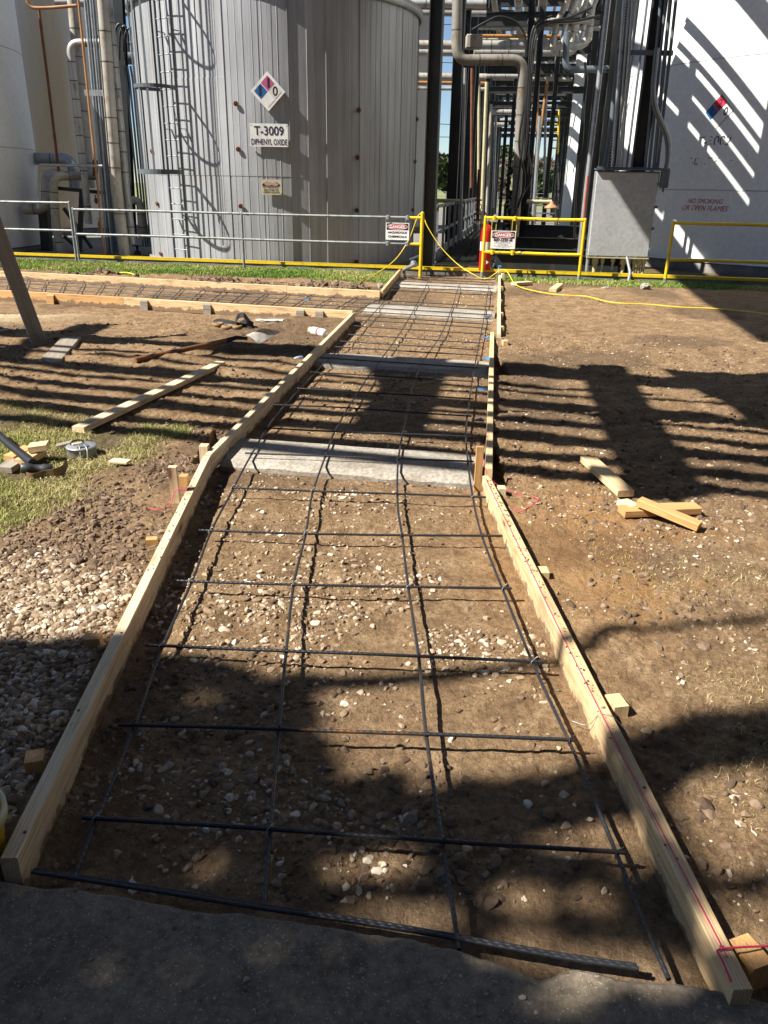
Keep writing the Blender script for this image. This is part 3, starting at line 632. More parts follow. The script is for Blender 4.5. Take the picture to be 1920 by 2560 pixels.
# ---------------------------------------------------------------- rebar mats
def rb(pts, z, r=.0065, jit=.0):
    P = [np.array([*G(x, y, z)[:2], z]) for x, y in pts]; P = smooth_path(P, 5)
    k = len(P); return [(p[0], p[1], p[2]+.006*float(vnoise(p[0]*2.3+p[1]*1.7, 4.4, 17))) for p in P]
mat_t = thing('rebar_mat', 'tied grid of dark reinforcing bars laid inside the walkway form', 'rebar mat')
trans = [[(206, 2043), (585, 2066), (960, 2092), (1562, 2132)], [(295, 1811), (700, 1822), (1435, 1850)], [(365, 1612), (715, 1627), (1360, 1654)],
 [(443, 1451), (735, 1462), (1279, 1470)], [(498, 1326), (764, 1334), (1256, 1340)], [(579, 1219), (787, 1227), (1215, 1243)],
 [(613, 1132), (814, 1140), (1184, 1154)], [(663, 1070), (840, 1079), (1179, 1091)], [(682, 1012), (870, 1020), (1179, 1041)],
 [(743, 971), (1184, 997)], [(774, 930), (1186, 954)], [(801, 894), (1194, 920)], [(837, 867), (1198, 889)], [(851, 853), (1200, 875)], [(871, 836), (1203, 858)], [(885, 815), (1208, 836)], [(890, 800), (1215, 820)]]
for q in trans:
    mb = MB(); pts = rb(q, .058); mb.tube(pts, .006, 8); part('bar', mb, REBAR, mat_t)
for off in (0, .011):
    mb = MB(); q = [(75, 2187), (340, 2228), (660, 2280), (960, 2325), (1250, 2375), (1400, 2402), (1600, 2432)]; pts = rb(q, .05); pts = [(p[0], p[1]+.010+off, p[2]-off*.5) for p in pts]; mb.tube(pts, .0052, 8); part('bar', mb, REBAR, mat_t)
longs = [[(185, 2193), (245, 2043), (336, 1817), (405, 1620), (480, 1452), (527, 1331), (572, 1243), (629, 1135), (682, 1050), (740, 983), (813, 906), (875, 848), (914, 805), (962, 752), (990, 706)],
 [(660, 2263), (677, 2066), (698, 1823), (715, 1632), (735, 1458), (764, 1337), (781, 1234), (813, 1142), (839, 1075), (890, 988), (943, 911), (986, 853), (1015, 809), (1039, 766), (1068, 710)],
 [(1148, 2373), (1105, 2095), (1065, 1834), (1047, 1643), (1021, 1470), (1005, 1337), (994, 1258), (996, 1147), (1015, 1046), (1034, 959), (1063, 896), (1102, 838), (1126, 780), (1148, 712)],
 [(1672, 2448), (1609, 2303), (1539, 2130), (1435, 1881), (1331, 1655), (1256, 1470), (1204, 1337), (1181, 1238), (1169, 1147), (1165, 1075), (1174, 997), (1186, 920), (1201, 843), (1213, 776), (1222, 716)]]
for q in longs:
    mb = MB(); mb.tube(rb(q, .046), .006, 8); part('bar', mb, REBAR, mat_t)
# far transverse bars, continuing into the side walkway (its long bars)
mat_s = thing('rebar_mat', 'tied grid of dark reinforcing bars laid in the side walkway form', 'rebar mat')
for k in range(5):
    t = .12+.19*k; a = np.array(FB[0])*(1-t)+np.array(BB[0])*t+xd*2.; b = np.array(FB[1])*(1-t)+np.array(BB[1])*t; b = b+(b-a)/np.linalg.norm(b-a)*1.75
    mb = MB(); mb.tube([(a[0]*(1-u)+b[0]*u, a[1]*(1-u)+b[1]*u, .036+.010*float(vnoise(u*9, k, 3))) for u in np.linspace(0, 1, 30)], .0068, 7); part('bar', mb, REBAR, mat_s)
for k in range(24):
    u = -.28+k*.054
    if u > 1.0: break
    a = np.array(FB[0])*(1-u)+np.array(FB[1])*u+np.array([.05, .08, 0]); b = np.array(BB[0])*(1-u)+np.array(BB[1])*u+np.array([.25, -.08, 0])
    mb = MB(); mb.tube([(a[0]*(1-t)+b[0]*t, a[1]*(1-t)+b[1]*t, .022+.01*float(vnoise(t*4, k, 3))) for t in np.linspace(0, 1, 8)], .0068, 7); part('bar', mb, REBAR, mat_s)
for k in range(6):
    Y = 12.75+.44*k; mb = MB(); l_ = np.interp(Y, [12.2, 15.6], [-.02, .30]); r_ = np.interp(Y, RYs, RXs)-.08
    mb.tube([(l_*(1-u)+r_*u, Y+.16-.36*u, .068+.01*float(vnoise(u*4, k, 3))) for u in np.linspace(0, 1, 10)], .0068, 7); part('bar', mb, REBAR, mat_t)

def on_boards(n, y0, y1, xs_, ys_, off):
    Y = y0+(y1-y0)*nr.rand(n); X = np.interp(Y, ys_, xs_)+off+(nr.rand(n)-.5)*.034; return np.stack([X, Y, np.full(n, Zt+.001)], 1)
cr = np.concatenate([on_boards(240, 2.0, 4.1, [.74, .575], [1.10, 4.16], 0), on_boards(60, 2.9, 4.3, [-.885, -1.062], [1.4, 4.42], 0), on_boards(25, 1.3, 2.0, [.74, .575], [1.10, 4.16], 0)])
V, Fa, sh = blobs(cr, .0015+.0055*nr.rand(len(cr))**3, 1, jag=.3); tag(link('soil_crumbs', npmesh('soil_crumbs', V, Fa, CLOD, dict(shade=sh), True)), 'crumbs of soil spilled on top of the near form boards', 'soil', kind='stuff')
def crossing(A, B):
    for i in range(len(A)-1):
        for j in range(len(B)-1):
            p, r_ = np.array(A[i][:2]), np.array(A[i+1][:2])-np.array(A[i][:2]); q_, s_ = np.array(B[j][:2]), np.array(B[j+1][:2])-np.array(B[j][:2])
            d = r_[0]*s_[1]-r_[1]*s_[0]
            if abs(d) < 1e-12: continue
            t = ((q_-p)[0]*s_[1]-(q_-p)[1]*s_[0])/d; u = ((q_-p)[0]*r_[1]-(q_-p)[1]*r_[0])/d
            if 0 <= t <= 1 and 0 <= u <= 1: return p+r_*t
    return None
for q in trans[:9]:
    A0 = rb(q, .058)
    for l_ in longs:
        x = crossing(A0, rb(l_, .046))
        if x is None: continue
        mb = MB(); z = .052; r = .013; a = rnd.random()*.6+.5
        mb.tube([(x[0]+r*math.cos(k)*math.cos(a), x[1]+r*math.cos(k)*math.sin(a), z+r*.95*math.sin(k)) for k in np.linspace(0, 6.28, 10)], .0013, 5)
        mb.tube([(x[0], x[1], z+r), (x[0]+.006, x[1]-.004, z+r+.010), (x[0]+.014, x[1]-.002, z+r+.014)], .0016, 5); part('tie_wire', mb, GALV if rnd.random() < .4 else REBAR, mat_t)
# ---------------------------------------------------------------- string, tie wire, cords
def cord(name, pts, r, mat, label, cat, group=None, k=8, n=6):
    mb = MB(); mb.tube(smooth_path(pts, k), r, n); return solo(name, mb, mat, label, cat, group)
sy = [(.562, 4.1), (.58, 3.75), (.60, 3.4), (.625, 3.0), (.65, 2.5), (.682, 2.0), (.71, 1.6), (.742, 1.17)]
cord('twine', [(x+.004, y, Zt+.003) for x, y in sy], .0014, PINK, 'pink mason twine stretched along the right near form board', 'string')
cord('twine', [P2(1828, 2454, Zt+.004), P2(1805, 2400, Zt+.01), P2(1795, 2375, Zt+.008), P2(1850, 2368, .11), P2(1925, 2365, .09)], .0022, PINK, 'knotted pink twine tied round a nail at the near right corner', 'string', k=10)
cord('twine', [P2(1205, 1140, .2), P2(1217, 1180, .13), P2(1235, 1205, .08), P2(1262, 1222, .05), P2(1320, 1245, .045)], .0018, PINK, 'loose pink twine running off the tall stake on the right', 'string')
cord('twine', [P2(1285, 1270, .05), P2(1300, 1280, .05), P2(1330, 1262, .05), P2(1345, 1250, .055), P2(1330, 1240, .05)], .002, PINK, 'curled end of pink twine on the earth right of the form', 'string')
cord('twine', [P2(370, 1270, .05), P2(400, 1274, .05), P2(425, 1262, .05), P2(440, 1225, .12), P2(462, 1222, .13), P2(455, 1230, .12)], .002, PINK, 'pink twine trailing from the tall stake on the left', 'string')
cord('twine', [(x, y, .02) for x, y in ((1.02, 7.1), (.93, 6.5), (.80, 5.6), (.68, 4.9), (.62, 4.4))], .0016, PINK, 'pink twine on the ground along the inside of the middle right form', 'string')
cord('tie_wire', [P2(1430, 1803, .02), P2(1470, 1812, .03), P2(1500, 1785, .10), P2(1530, 1790, .105), P2(1560, 1820, .06), P2(1590, 1842, .04)], .0012, GALV, 'thin tie wire looped over the right near form board', 'wire')
Yr_ = 15.62
def railY(x): return 15.40-.178*(x-2.)
cp = [G(895, 707, .05), G(930, 694, .05), at(985, 652, railY(.25)-.25), at(1020, 603, railY(.3)-.05), at(1040, 552, railY(.45)-.03), at(1048, 536, railY(.5)), at(1058, 537, railY(.6)+.03), at(1068, 565, railY(.65)-.05), at(1100, 615, railY(.9)-.1), at(1140, 657, railY(1.2)-.2), at(1180, 684, railY(1.5)-.4), at(1215, 697, 15.0), (2.12, 14.95, .235), G(1290, 713, .06)]
cp += [G(x, y, float(hgt(*G(x, y, .03)[:2]))+.035) for x, y in ((1340, 728), (1400, 737), (1465, 741), (1530, 756), (1620, 761), (1700, 768), (1800, 773), (1925, 785))]
cp = [np.array([p[0], p[1], max(p[2], float(hgt(p[0], p[1]))+.03)]) for p in map(np.array, cp)]
cord('extension_cord', cp, .008, YCORD, 'yellow extension cord looped over the yellow gate post and lying on the grass', 'cord', n=8)
cord('extension_cord', [G(262, 690, .05), G(290, 683, .08), G(320, 682, .1), G(352, 692, .05)], .010, YCORD, 'short loop of yellow cord in the dug soil behind the side walkway form', 'cord')

# ---------------------------------------------------------------- loose lumber
def gboard(p, q, w_, h_, mat, label, z0=.04, z1=.04, cat='board', group=None):
    a = G(p[0], p[1], z0+h_); b = G(q[0], q[1], z1+h_); return board('plank' if cat == 'plank' else 'wood_offcut', a, b, w_, h_, mat, label, cat, group)
gboard((194, 1067), (552, 903), .09, .04, WOODP, 'long pale plank lying across the striped shadows at left', .05, .05, 'plank')
gboard((119, 906), (178, 842), .19, .038, WOODG, 'wide grey board lying beside the foot of the leaning post', .04, .05, 'plank')
gboard((0, 823), (14, 826), .10, .038, WOODG, 'grey board end at the left edge of the picture', .04, .04, 'offcut')
gboard((1470, 1140), (1566, 1226), .095, .038, WOOD, 'longest offcut of the small pile on the right earth', .06, .05, 'offcut', 'wood offcuts in the right pile')
gboard((1555, 1270), (1745, 1262), .09, .038, WOODO, 'offcut lying flat at the bottom of the right pile', .04, .04, 'offcut', 'wood offcuts in the right pile')
gboard((1600, 1245), (1752, 1308), .065, .038, WOODO, 'tapered offcut lying on top of the right pile', .095, .045, 'offcut', 'wood offcuts in the right pile')
gboard((1556, 1248), (1590, 1265), .07, .03, WOODP, 'short chip of board in the middle of the right pile', .045, .05, 'offcut', 'wood offcuts in the right pile')
gboard((1285, 706), (1325, 703), .14, .05, WOODP, 'small wedge of wood lying flat on the grass by the curb', .05, .05, 'offcut')
gboard((1382, 722), (1400, 708), .12, .06, WOOD, 'small tilted wood block on the grass left of the two rocks', .03, .07, 'offcut')
gboard((72, 1112), (118, 1106), .09, .04, WOOD, 'topmost block of the offcuts by the sledgehammer', .10, .11, 'offcut', 'wood offcuts by the sledgehammer')
gboard((20, 1140), (70, 1115), .085, .04, WOODO, 'orange offcut leaning left of the pile by the sledgehammer', .05, .07, 'offcut', 'wood offcuts by the sledgehammer')
gboard((50, 1150), (98, 1122), .085, .04, WOOD, 'lower offcut under the topmost block by the sledgehammer', .05, .06, 'offcut', 'wood offcuts by the sledgehammer')
gboard((8, 1168), (55, 1140), .10, .035, WOODG, 'dull offcut at the lower left of the pile by the sledgehammer', .03, .04, 'offcut', 'wood offcuts by the sledgehammer')
gboard((140, 1112), (180, 1102), .05, .03, WOODG, 'thin slat lying behind the round metal reel', .04, .06, 'offcut', 'wood offcuts by the sledgehammer')
gboard((278, 1148), (322, 1152), .06, .015, WOODP, 'thin pale wood chip lying on the grass right of the metal reel', .05, .05, 'offcut')
# leaning timber post
mb = MB(); b0 = G(102, 868, 0.); t0 = at(-90, 360, 8.15); mb.bar(b0-np.array([0, 0, .05]), t0, .15, .15, up=(0, 1, 0), bev=.006)
a_ = Vector([float(v) for v in b0]); b_ = Vector([float(v) for v in t0]); L = (b_-a_).length
mb = MB(); mb.box((0, 0, 0), (L+.3, .145, .145), bev=.006); o = link('timber_post', mb.mesh('timber_post', WOODPOST))
x_ = (b_-a_).normalized(); y_ = Vector((0, 1, 0)).cross(x_).normalized(); z_ = x_.cross(y_); y2 = (y_*math.cos(.5)+z_*math.sin(.5)); z2 = x_.cross(y2)
M = Matrix((x_, y2, z2)).transposed().to_4x4(); M.translation = (a_+b_)/2-x_*.02; o.matrix_world = M
tag(o, 'weathered grey timber post leaning at the left edge of the picture', 'post')

# ---------------------------------------------------------------- tools
def rodm(mb, a, b, r0, r1=None, n=10, mi=0): mb.tube([a, ((np.array(a)+np.array(b))/2), b], [r0, (r0+(r1 or r0))/2, r1 or r0], n, mi)
# shovel
sh = thing('shovel', 'square blade shovel with brown wooden handle lying on the earth', 'shovel', loc=(*G(640, 848, 0)[:2], .04))
h0 = G(338, 900, .10); h1 = G(565, 852, .14); h2 = G(618, 846, .15)
mb = MB(); mb.tube([h0, (h0+h1)/2, h1], .025, 12); part('handle', mb, mat_paint('worn_brown_handle', (.20, .085, .03, 1), .35, 5.), sh)
mb = MB(); mb.tube([h1, (h1+h2)/2+np.array([0, 0, .02]), h2], [.025, .022, .016], 12); part('socket', mb, BLACK, sh)
c0 = G(616, 838, .14); c1 = G(645, 862, .07); c2 = G(702, 829, .15); c3_ = G(654, 821, .21)
mb = MB(); nn_ = 8; V = []; Fc = []
for i in range(nn_+1):
    for j in range(nn_+1):
        u = i/nn_; t = j/nn_; p = (c0*(1-u)+c3_*u)*(1-t)+(c1*(1-u)+c2*u)*t; p = p+np.array([0, 0, .02*math.cos((t-.5)*3.1)*(1-u*.6)]); V.append(p)
for i in range(nn_):
    for j in range(nn_): a = i*(nn_+1)+j; Fc.append((a, a+1, a+nn_+2, a+nn_+1))
o_ = len(V); V += [p-np.array([0, 0, .003]) for p in V]; Fc += [tuple(i+o_ for i in f)[::-1] for f in Fc]
mb.add(V, Fc, 0, True); part('blade', mb, mat_paint('muddy_bright_blade', (.48, .45, .40, 1), .35, 10., .5, .3, dirt=(.25, .2, .14, 1)), sh)
# tool belt
tb = thing('tool_belt', 'leather tool belt heaped on the earth behind the shovel', 'tool belt', loc=(*G(590, 815, 0)[:2], .03))
LEATH = mat_paint('tan_leather', (.26, .16, .075, 1), .35, 9., .7); WEB = mat_paint('dark_webbing', (.03, .03, .033, 1), .3, 14., .85)
mb = MB(); P0_ = G(558, 815, .05)
for k, (px_, py_, rr) in enumerate(((545, 812, .06), (570, 818, .065), (592, 818, .06))):
    g = G(px_, py_, .06); mb.lathe(g, [(.0, -.03), (rr*1.0, -.02), (rr*1.25, .0), (rr*1.1, .02), (rr*.9, .028), (rr*.85, .0), (0, -.01)], 12)
part('pouch', mb, LEATH, tb)
def strap(mb, pts, wd, th=.006):
    P = smooth_path(pts, 8); V = []; Fc = []
    for i, p in enumerate(P):
        for (a, b) in ((-1, -1), (1, -1), (1, 1), (-1, 1)): V.append((p[0], p[1]+b*th/2, p[2]+a*wd/2))
    for i in range(len(P)-1):
        for k in range(4): Fc.append((i*4+k, i*4+(k+1) % 4, (i+1)*4+(k+1) % 4, (i+1)*4+k))
    mb.add(V, Fc, 0, False)
mb = MB(); strap(mb, [G(588, 812, .06), G(590, 800, .14), G(600, 788, .2), G(612, 790, .2), G(625, 806, .1), G(634, 812, .06)], .06); strap(mb, [G(534, 806, .06), G(548, 802, .09), G(575, 806, .10), G(600, 812, .08), G(645, 822, .05)], .05)
strap(mb, [G(600, 812, .06), G(615, 804, .11), G(630, 812, .07), G(620, 818, .05)], .07); part('strap', mb, WEB, tb)
# glove / paper
mb = MB(); g = G(672, 803, .05); V = []; Fc = []
for i in range(9):
    for j in range(6):
        x = (i/8-.5)*.34; y = (j/5-.5)*.14; V.append((g[0]+x+.1*y, g[1]+y+.2*x*0, .05+.025*vnoise(x*15, y*15, 5)+.02*abs(math.sin(y*30))))
for i in range(8):
    for j in range(5): a = i*6+j; Fc.append((a, a+6, a+7, a+1))
o_ = len(V); V += [(p[0], p[1], p[2]-.012) for p in V]; Fc += [tuple(i+o_ for i in f)[::-1] for f in Fc]
mb.add(V, Fc, 0, True); solo('work_glove', mb, mat_paint('white_cotton', (.6, .6, .58, 1), .2, 20.), 'crumpled pale work glove lying behind the shovel blade', 'glove')
# white spray can lying
def can(px, py, dirx, diry, r, L, label, mats):
    g = G(px, py, .04+r); t = thing('paint_can', label, 'can', loc=(g[0], g[1], .04)); d = Vector((dirx, diry, 0)).normalized(); M = d.to_track_quat('Z', 'Y').to_matrix()
    mb = MB(); mb.lathe(g, [(0, -L/2), (r*.92, -L/2), (r, -L/2+.008), (r, L/2-.012), (r*.9, L/2)], 20, 0, M); part('body', mb, mats[0], t)
    mb = MB(); mb.lathe(g, [(r*1.012, -L*.02), (r*1.012, L*.10)], 20, 0, M); part('label_band', mb, mats[1], t)
    mb = MB(); mb.lathe(g, [(r*.9, L/2), (r*.9, L/2+.01), (0, L/2+.012)], 20, 0, M); part('base_rim', mb, mats[0], t)
    mb = MB(); mb.lathe(g, [(0, -L/2-.05), (r*.8, -L/2-.05), (r*.85, -L/2), (0, -L/2)], 16, 0, M); part('cap', mb, mats[2], t)
can(797, 830, .75, -.8, .046, .22, 'white spray can with a red label lying by the left form board', (SIGNW, SIGNR, CREAM))
can(747, 896, .5, .8, .022, .08, 'small pale blue bottle half hidden behind the left middle form board', (mat_paint('pale_blue_plastic', (.35, .42, .5, 1), .2), BLUE, SIGNW))
# sledgehammer with leather strap around
sg = thing('sledgehammer', 'black handled sledgehammer leaning in from the left edge over the offcuts', 'hammer', loc=(*G(70, 1180, 0)[:2], .03))
mb = MB(); a = at(-30, 1062, 4.8); b = G(82, 1158, .11); mb.tube([a, (np.array(a)+b)/2+np.array([0, 0, -.01]), b], [.021, .024, .027], 12); part('handle', mb, BLACK, sg)
mb = MB(); c_ = np.array(G(92, 1172, .08)); d_ = Vector((.9, .35, -.15)).normalized(); M = d_.to_track_quat('Z', 'Y').to_matrix()
mb.lathe(c_, [(0, -.085), (.024, -.085), (.031, -.078), (.031, -.03), (.026, -.02), (.026, .02), (.031, .03), (.031, .078), (.024, .085), (0, .085)], 8, 0, M); part('head', mb, mat_paint('worn_forged_steel', (.10, .105, .11, 1), .4, 12., .45, .6), sg)
mb = MB(); pts = [G(x, y, z) for x, y, z in ((56, 1170, .05), (66, 1190, .05), (85, 1195, .05), (110, 1188, .05), (140, 1182, .06), (160, 1172, .07), (168, 1155, .10))]
strap(mb, pts, .055, .006); stp = solo('leather_belt', mb, mat_paint('dark_tan_leather', (.16, .10, .05, 1), .3, 9., .6), 'curved leather belt with punched holes standing on edge in the grass', 'belt')
mb = MB()
for (x, y) in ((84, 1182), (100, 1187), (104, 1194), (118, 1184), (118, 1192), (130, 1180), (129, 1190), (141, 1177)):
    p = G(x, y, .055); mb.lathe(p+np.array([0, -.012, 0]), [(0, -.001), (.004, -.001), (.004, .001), (0, .001)], 8, 0, Vector((0, -1, 0)).to_track_quat('Z', 'Y').to_matrix())
mb.v = [(p[0]-stp.location[0], p[1]-stp.location[1], p[2]-stp.location[2]) for p in mb.v]; link('eyelet', mb.mesh('eyelet', SIGNW), stp)
# round metal reel with handle
rl = thing('metal_reel', 'round grey metal canister with wire handle and latch lying on the grass', 'canister', loc=(*G(201, 1128, 0)[:2], .03))
g = G(203, 1116, .08); K = .68
mb = MB(); mb.lathe((g[0], g[1], .025), [(0, 0), (.125*K, 0), (.128*K, .01), (.128*K, .05), (.134*K, .052), (.134*K, .060), (.126*K, .063), (.06*K, .066), (0, .064)], 40); part('case', mb, GALV, rl)
q_ = lambda L: [(g[0]+a*K, g[1]+b*K, c) for a, b, c in L]
mb = MB(); mb.tube(smooth_path(q_([(-.09, -.01, .09), (-.08, 0, .11), (-.02, .045, .112), (.01, .05, .095)]), 6), .0045, 8); part('handle', mb, BLACK, rl)
mb = MB(); mb.bar(*q_([(-.075, -.02, .096), (-.005, .03, .096)]), .026, .010, bev=.003); part('grip', mb, WOODP, rl)
mb = MB(); mb.box(q_([(.03, -.05, .094)])[0], (.07, .05, .010), Matrix.Rotation(.5, 3, 'Z'), bev=.003); part('latch', mb, STEELB, rl)
for L in ([(.0, -.06, .10), (.03, -.11, .09), (.04, -.15, .03)], [(.05, -.05, .10), (.09, -.10, .085), (.10, -.14, .03)]):
    mb = MB(); mb.tube(smooth_path(q_(L), 5), .004, 6); part('clasp', mb, GALV, rl)
# yellow bucket at the very left edge
g = G(-18, 2085, .12); bk = thing('bucket', 'yellow bucket with a pale rim just inside the left edge beside the near form board', 'bucket', loc=(g[0]-.09, g[1]-.02, .03))
mb = MB(); mb.lathe((g[0]-.075, g[1], .03), [(0, 0), (.082, 0), (.086, .005), (.098, .14), (.102, .145)], 30); part('shell', mb, YELLOW, bk)
mb = MB(); mb.lathe((g[0]-.075, g[1], .03), [(.1035, .12), (.108, .122), (.108, .15), (.100, .152), (.097, .145)], 30); part('rim', mb, SIGNC, bk)
# rocks on the grass strip
for (x, y, r, s_, lb) in ((1510, 723, .09, .35, 'flat brown rock on the grass in front of the curb'), (1612, 723, .10, .75, 'rounded white rock on the grass under the cabinet'), (950, 718, .08, .7, 'pale rock in the soil beside the corner form board')):
    g = G(x, y, .04); V, Fa, sh_ = blobs(np.array([[g[0], g[1], .04]]), np.array([r]), 3, sq=(s_, s_+.01)); V = V-np.array([g[0], g[1], 0]); o = link('rock', npmesh('rock', V, Fa, CONCL, None, False)); o.location = (g[0], g[1], 0); tag(o, lb, 'rock', 'rocks by the curb')
# blue plastic scraps on the right inside the form
mb = MB()
for i, (x, y) in enumerate(((1228, 758), (1222, 793), (1214, 827), (1216, 845), (1217, 898), (1208, 977), (1197, 1054), (770, 751))):
    g = G(x, y, .03); V = [(g[0]+.045*(k % 3-1)*(.5+rnd.random()), g[1]+.03*(k//3-1)+.02*rnd.random(), .025+.03*rnd.random()) for k in range(9)]
    mb2 = MB(); mb2.add(V, [(0, 1, 4, 3), (1, 2, 5, 4), (3, 4, 7, 6), (4, 5, 8, 7)]); solo('plastic_scrap', mb2, BLUE, 'torn scrap of blue plastic film inside the form', 'plastic scrap', 'blue plastic scraps in the form')

# ---------------------------------------------------------------- curb with yellow coping
mb = MB(); my = MB()
xs = np.linspace(-10.5, 14, 140)
for i in range(len(xs)-1):
    x0, x1 = xs[i], xs[i+1]
    for a, b in ((x0, x1),):
        y0, y1 = curbY(a), curbY(b); j0, j1 = .012*vnoise(a*3, 1, 2), .012*vnoise(b*3, 1, 2)
        if a < 40:
            mb.add([(a, y0+j0, -.1), (b, y1+j1, -.1), (b, y1+j1, .105), (a, y0+j0, .105)], [(0, 1, 2, 3)])
        mb.add([(a, y0+j0, .105), (b, y1+j1, .105), (b, y1+.2, .105), (a, y0+.2, .105)], [(0, 1, 2, 3)]); mb.add([(a, y0+.2, .105), (b, y1+.2, .105), (b, y1+.2, -.1), (a, y0+.2, -.1)], [(0, 1, 2, 3)])
        if a > -8.6:
            my.add([(a, y0-.018, .108), (b, y1-.018, .108), (b, y1-.018, .158+.004*vnoise(b*4, 2, 3)), (a, y0-.018, .158+.004*vnoise(a*4, 2, 3))], [(0, 1, 2, 3)])
            my.add([(a, y0-.018, .158), (b, y1-.018, .158), (b, y1+.10, .16), (a, y0+.10, .16)], [(0, 1, 2, 3)]); my.add([(a, y0+.10, .16), (b, y1+.10, .16), (b, y1+.10, .108), (a, y0+.10, .108)], [(0, 1, 2, 3)]); my.add([(a, y0-.018, .108), (b, y1-.018, .108), (b, y1+.10, .108), (a, y0+.10, .108)], [(0, 1, 2, 3)[::-1]])
cu = thing('curb', 'low concrete containment curb with a yellow painted top rail', 'curb')
part('wall', mb, CONCC, cu); part('coping', my, YELLOW, cu)
# floor inside the curb
mb = MB(); mb.add([(-14, curbY(-14)+.25, -.02), (14, curbY(14)+.25, -.02), (14, 70, -.02), (-14, 70, -.02)], [(0, 1, 2, 3)]); solo('tank_yard_floor', mb, CONCC, 'concrete floor of the tank yard', 'floor', kind='structure')

# ---------------------------------------------------------------- handrails
def onrail(px, py=None, z=0.):
    x = 0.
    for _ in range(30):
        p = at(px, py or 600, railY(x)); x = p[0]
    return np.array([x, railY(x)])
def rail(name, label, posts, mat, tops, mid=.56, r=.024, dz=0., top=1.08, extend=(None, None), low=None, pm=None):
    t = thing(name, label, 'handrail', loc=(posts[0][0], posts[0][1], 0))
    for p in posts:
        mb = MB(); mb.tube([(p[0], p[1], -.1), (p[0], p[1], top-.01)], r, 12); mb.lathe((p[0], p[1], top-.012), [(r, 0), (r*.8, .015), (0, .022)], 12); part('post', mb, pm or mat, t)
        if low: mb = MB(); mb.tube([(p[0], p[1], -.08), (p[0], p[1], .14)], r*1.12, 12); part('base_sleeve', mb, low, t)
    a = np.array(posts[0]); b = np.array(posts[-1]); d = (b-a)/np.linalg.norm(b-a)
    a = a-d*(extend[0] or 0); b = b+d*(extend[1] or 0)
    for z, nm in ((top-.03, 'top_rail'), (mid, 'mid_rail')):
        mb = MB(); mb.tube([(a[0]*(1-u)+b[0]*u, a[1]*(1-u)+b[1]*u, z+.004*math.sin(u*7)) for u in np.linspace(0, 1, 12)], r*.95, 12); part(nm, mb, mat, t)
    return t
pA = onrail(199, 655); pB = onrail(609, 640); pC = onrail(1052, 640); pD = onrail(1208, 640); pE = onrail(1452, 650); pF = onrail(1670, 650)
pm1 = pC-np.array([.02, 0]); dd = (pC-pB)/np.linalg.norm(pC-pB)
rail('handrail', 'long grey pipe handrail in front of the ribbed tank', [pA, pB], GREYRAIL, 0, extend=(0, float(np.linalg.norm(pC-pB))-.17), top=1.10, mid=.60)
p0 = onrail(-350, 600); pz = onrail(190, 640)
rail('handrail', 'grey pipe handrail at the far left in front of the white tank', [p0, pz-np.array([.0, 0])], GREYRAIL, 0, top=1.22, mid=.66, extend=(0, 0))
yp = thing('gate_post', 'yellow pipe post with short rail stubs ending the grey handrail', 'post', loc=(*pC, 0))
mb = MB(); mb.tube([(pC[0], pC[1], -.1), (pC[0]+.005, pC[1], 1.16)], .034, 14); mb.lathe((pC[0]+.005, pC[1], 1.155), [(.034, 0), (.03, .018), (0, .03)], 14); part('post', mb, YELLOW, yp)
for z in (1.07, .60):
    mb = MB(); q = pC-dd*.24; mb.tube([(q[0], q[1], z), (pC[0], pC[1], z)], .027, 12); part('rail_stub', mb, YELLOW, yp)
rail('handrail', 'chipped yellow handrail section holding the benzene sign', [pD, pE], YCH, 0, top=1.13, mid=.50, r=.030, low=GREYRAIL, pm=YELLOW)
rail('handrail', 'yellow handrail in front of the white tank at right, banded by shadow', [pF], YELLOW, 0, top=1.12, mid=.47, r=.030, low=GREYRAIL) if False else None
t = rail('handrail', 'yellow handrail in front of the white tank at right, banded by shadow', [pF, onrail(2400, 650)], YELLOW, 0, top=1.12, mid=.47, r=.030, low=GREYRAIL)

# ---------------------------------------------------------------- signs
def frame_at(c, nrm):
    n_ = Vector((nrm[0], nrm[1], 0)).normalized(); x = Vector((-n_.y, n_.x, 0)); return Vector(c), x, Vector((0, 0, 1)), n_
class Panel:
    """flat sign lying in a vertical plane; (u, v) metres from its centre"""
    def __init__(s, c, nrm, root): s.c, s.x, s.z, s.n = frame_at([float(v) for v in c], nrm); s.root = root
    def P(s, u, v, e=0.): return tuple(s.c+s.x*u+s.z*v+s.n*e)
    def poly(s, name, uv, e, mat, th=0.):
        mb = MB(); n = len(uv)
        if th:
            mb.add([s.P(u, v, e) for u, v in uv]+[s.P(u, v, e-th) for u, v in uv], [tuple(range(n)), tuple(range(n, 2*n))[::-1]]+[(i, (i+1) % n, n+(i+1) % n, n+i)[::-1] for i in range(n)])
        else: mb.add([s.P(u, v, e) for u, v in uv], [tuple(range(n))])
        return part(name, mb, mat, s.root)
    def text(s, body, u, v, W, H, mat, e=.004, bold=.02, shear=0.):
        V, Fc = text_mesh(body, W, H, shear, bold); mb = MB(); mb.add([s.P(u+a, v+b, e) for a, b in V], Fc); return part('lettering', mb, mat, s.root)
def rrect(w_, h_, r=.01, cx=0, cy=0, seg=4):
    out = []
    for (sx, sy, a) in ((1, 1, 0), (-1, 1, 90), (-1, -1, 180), (1, -1, 270)):
        for k in range(seg+1):
            t = math.radians(a+90*k/seg); out.append((cx+sx*(w_/2-r)+r*math.cos(t), cy+sy*(h_/2-r)+r*math.sin(t)))
    return out
def ell(a, b, cx=0, cy=0, n=28): return [(cx+a*math.cos(6.2832*k/n), cy+b*math.sin(6.2832*k/n)) for k in range(n)]
TC = np.array([-2.55, 20.1]); TR = 3.15; TN = np.array([0, 0])
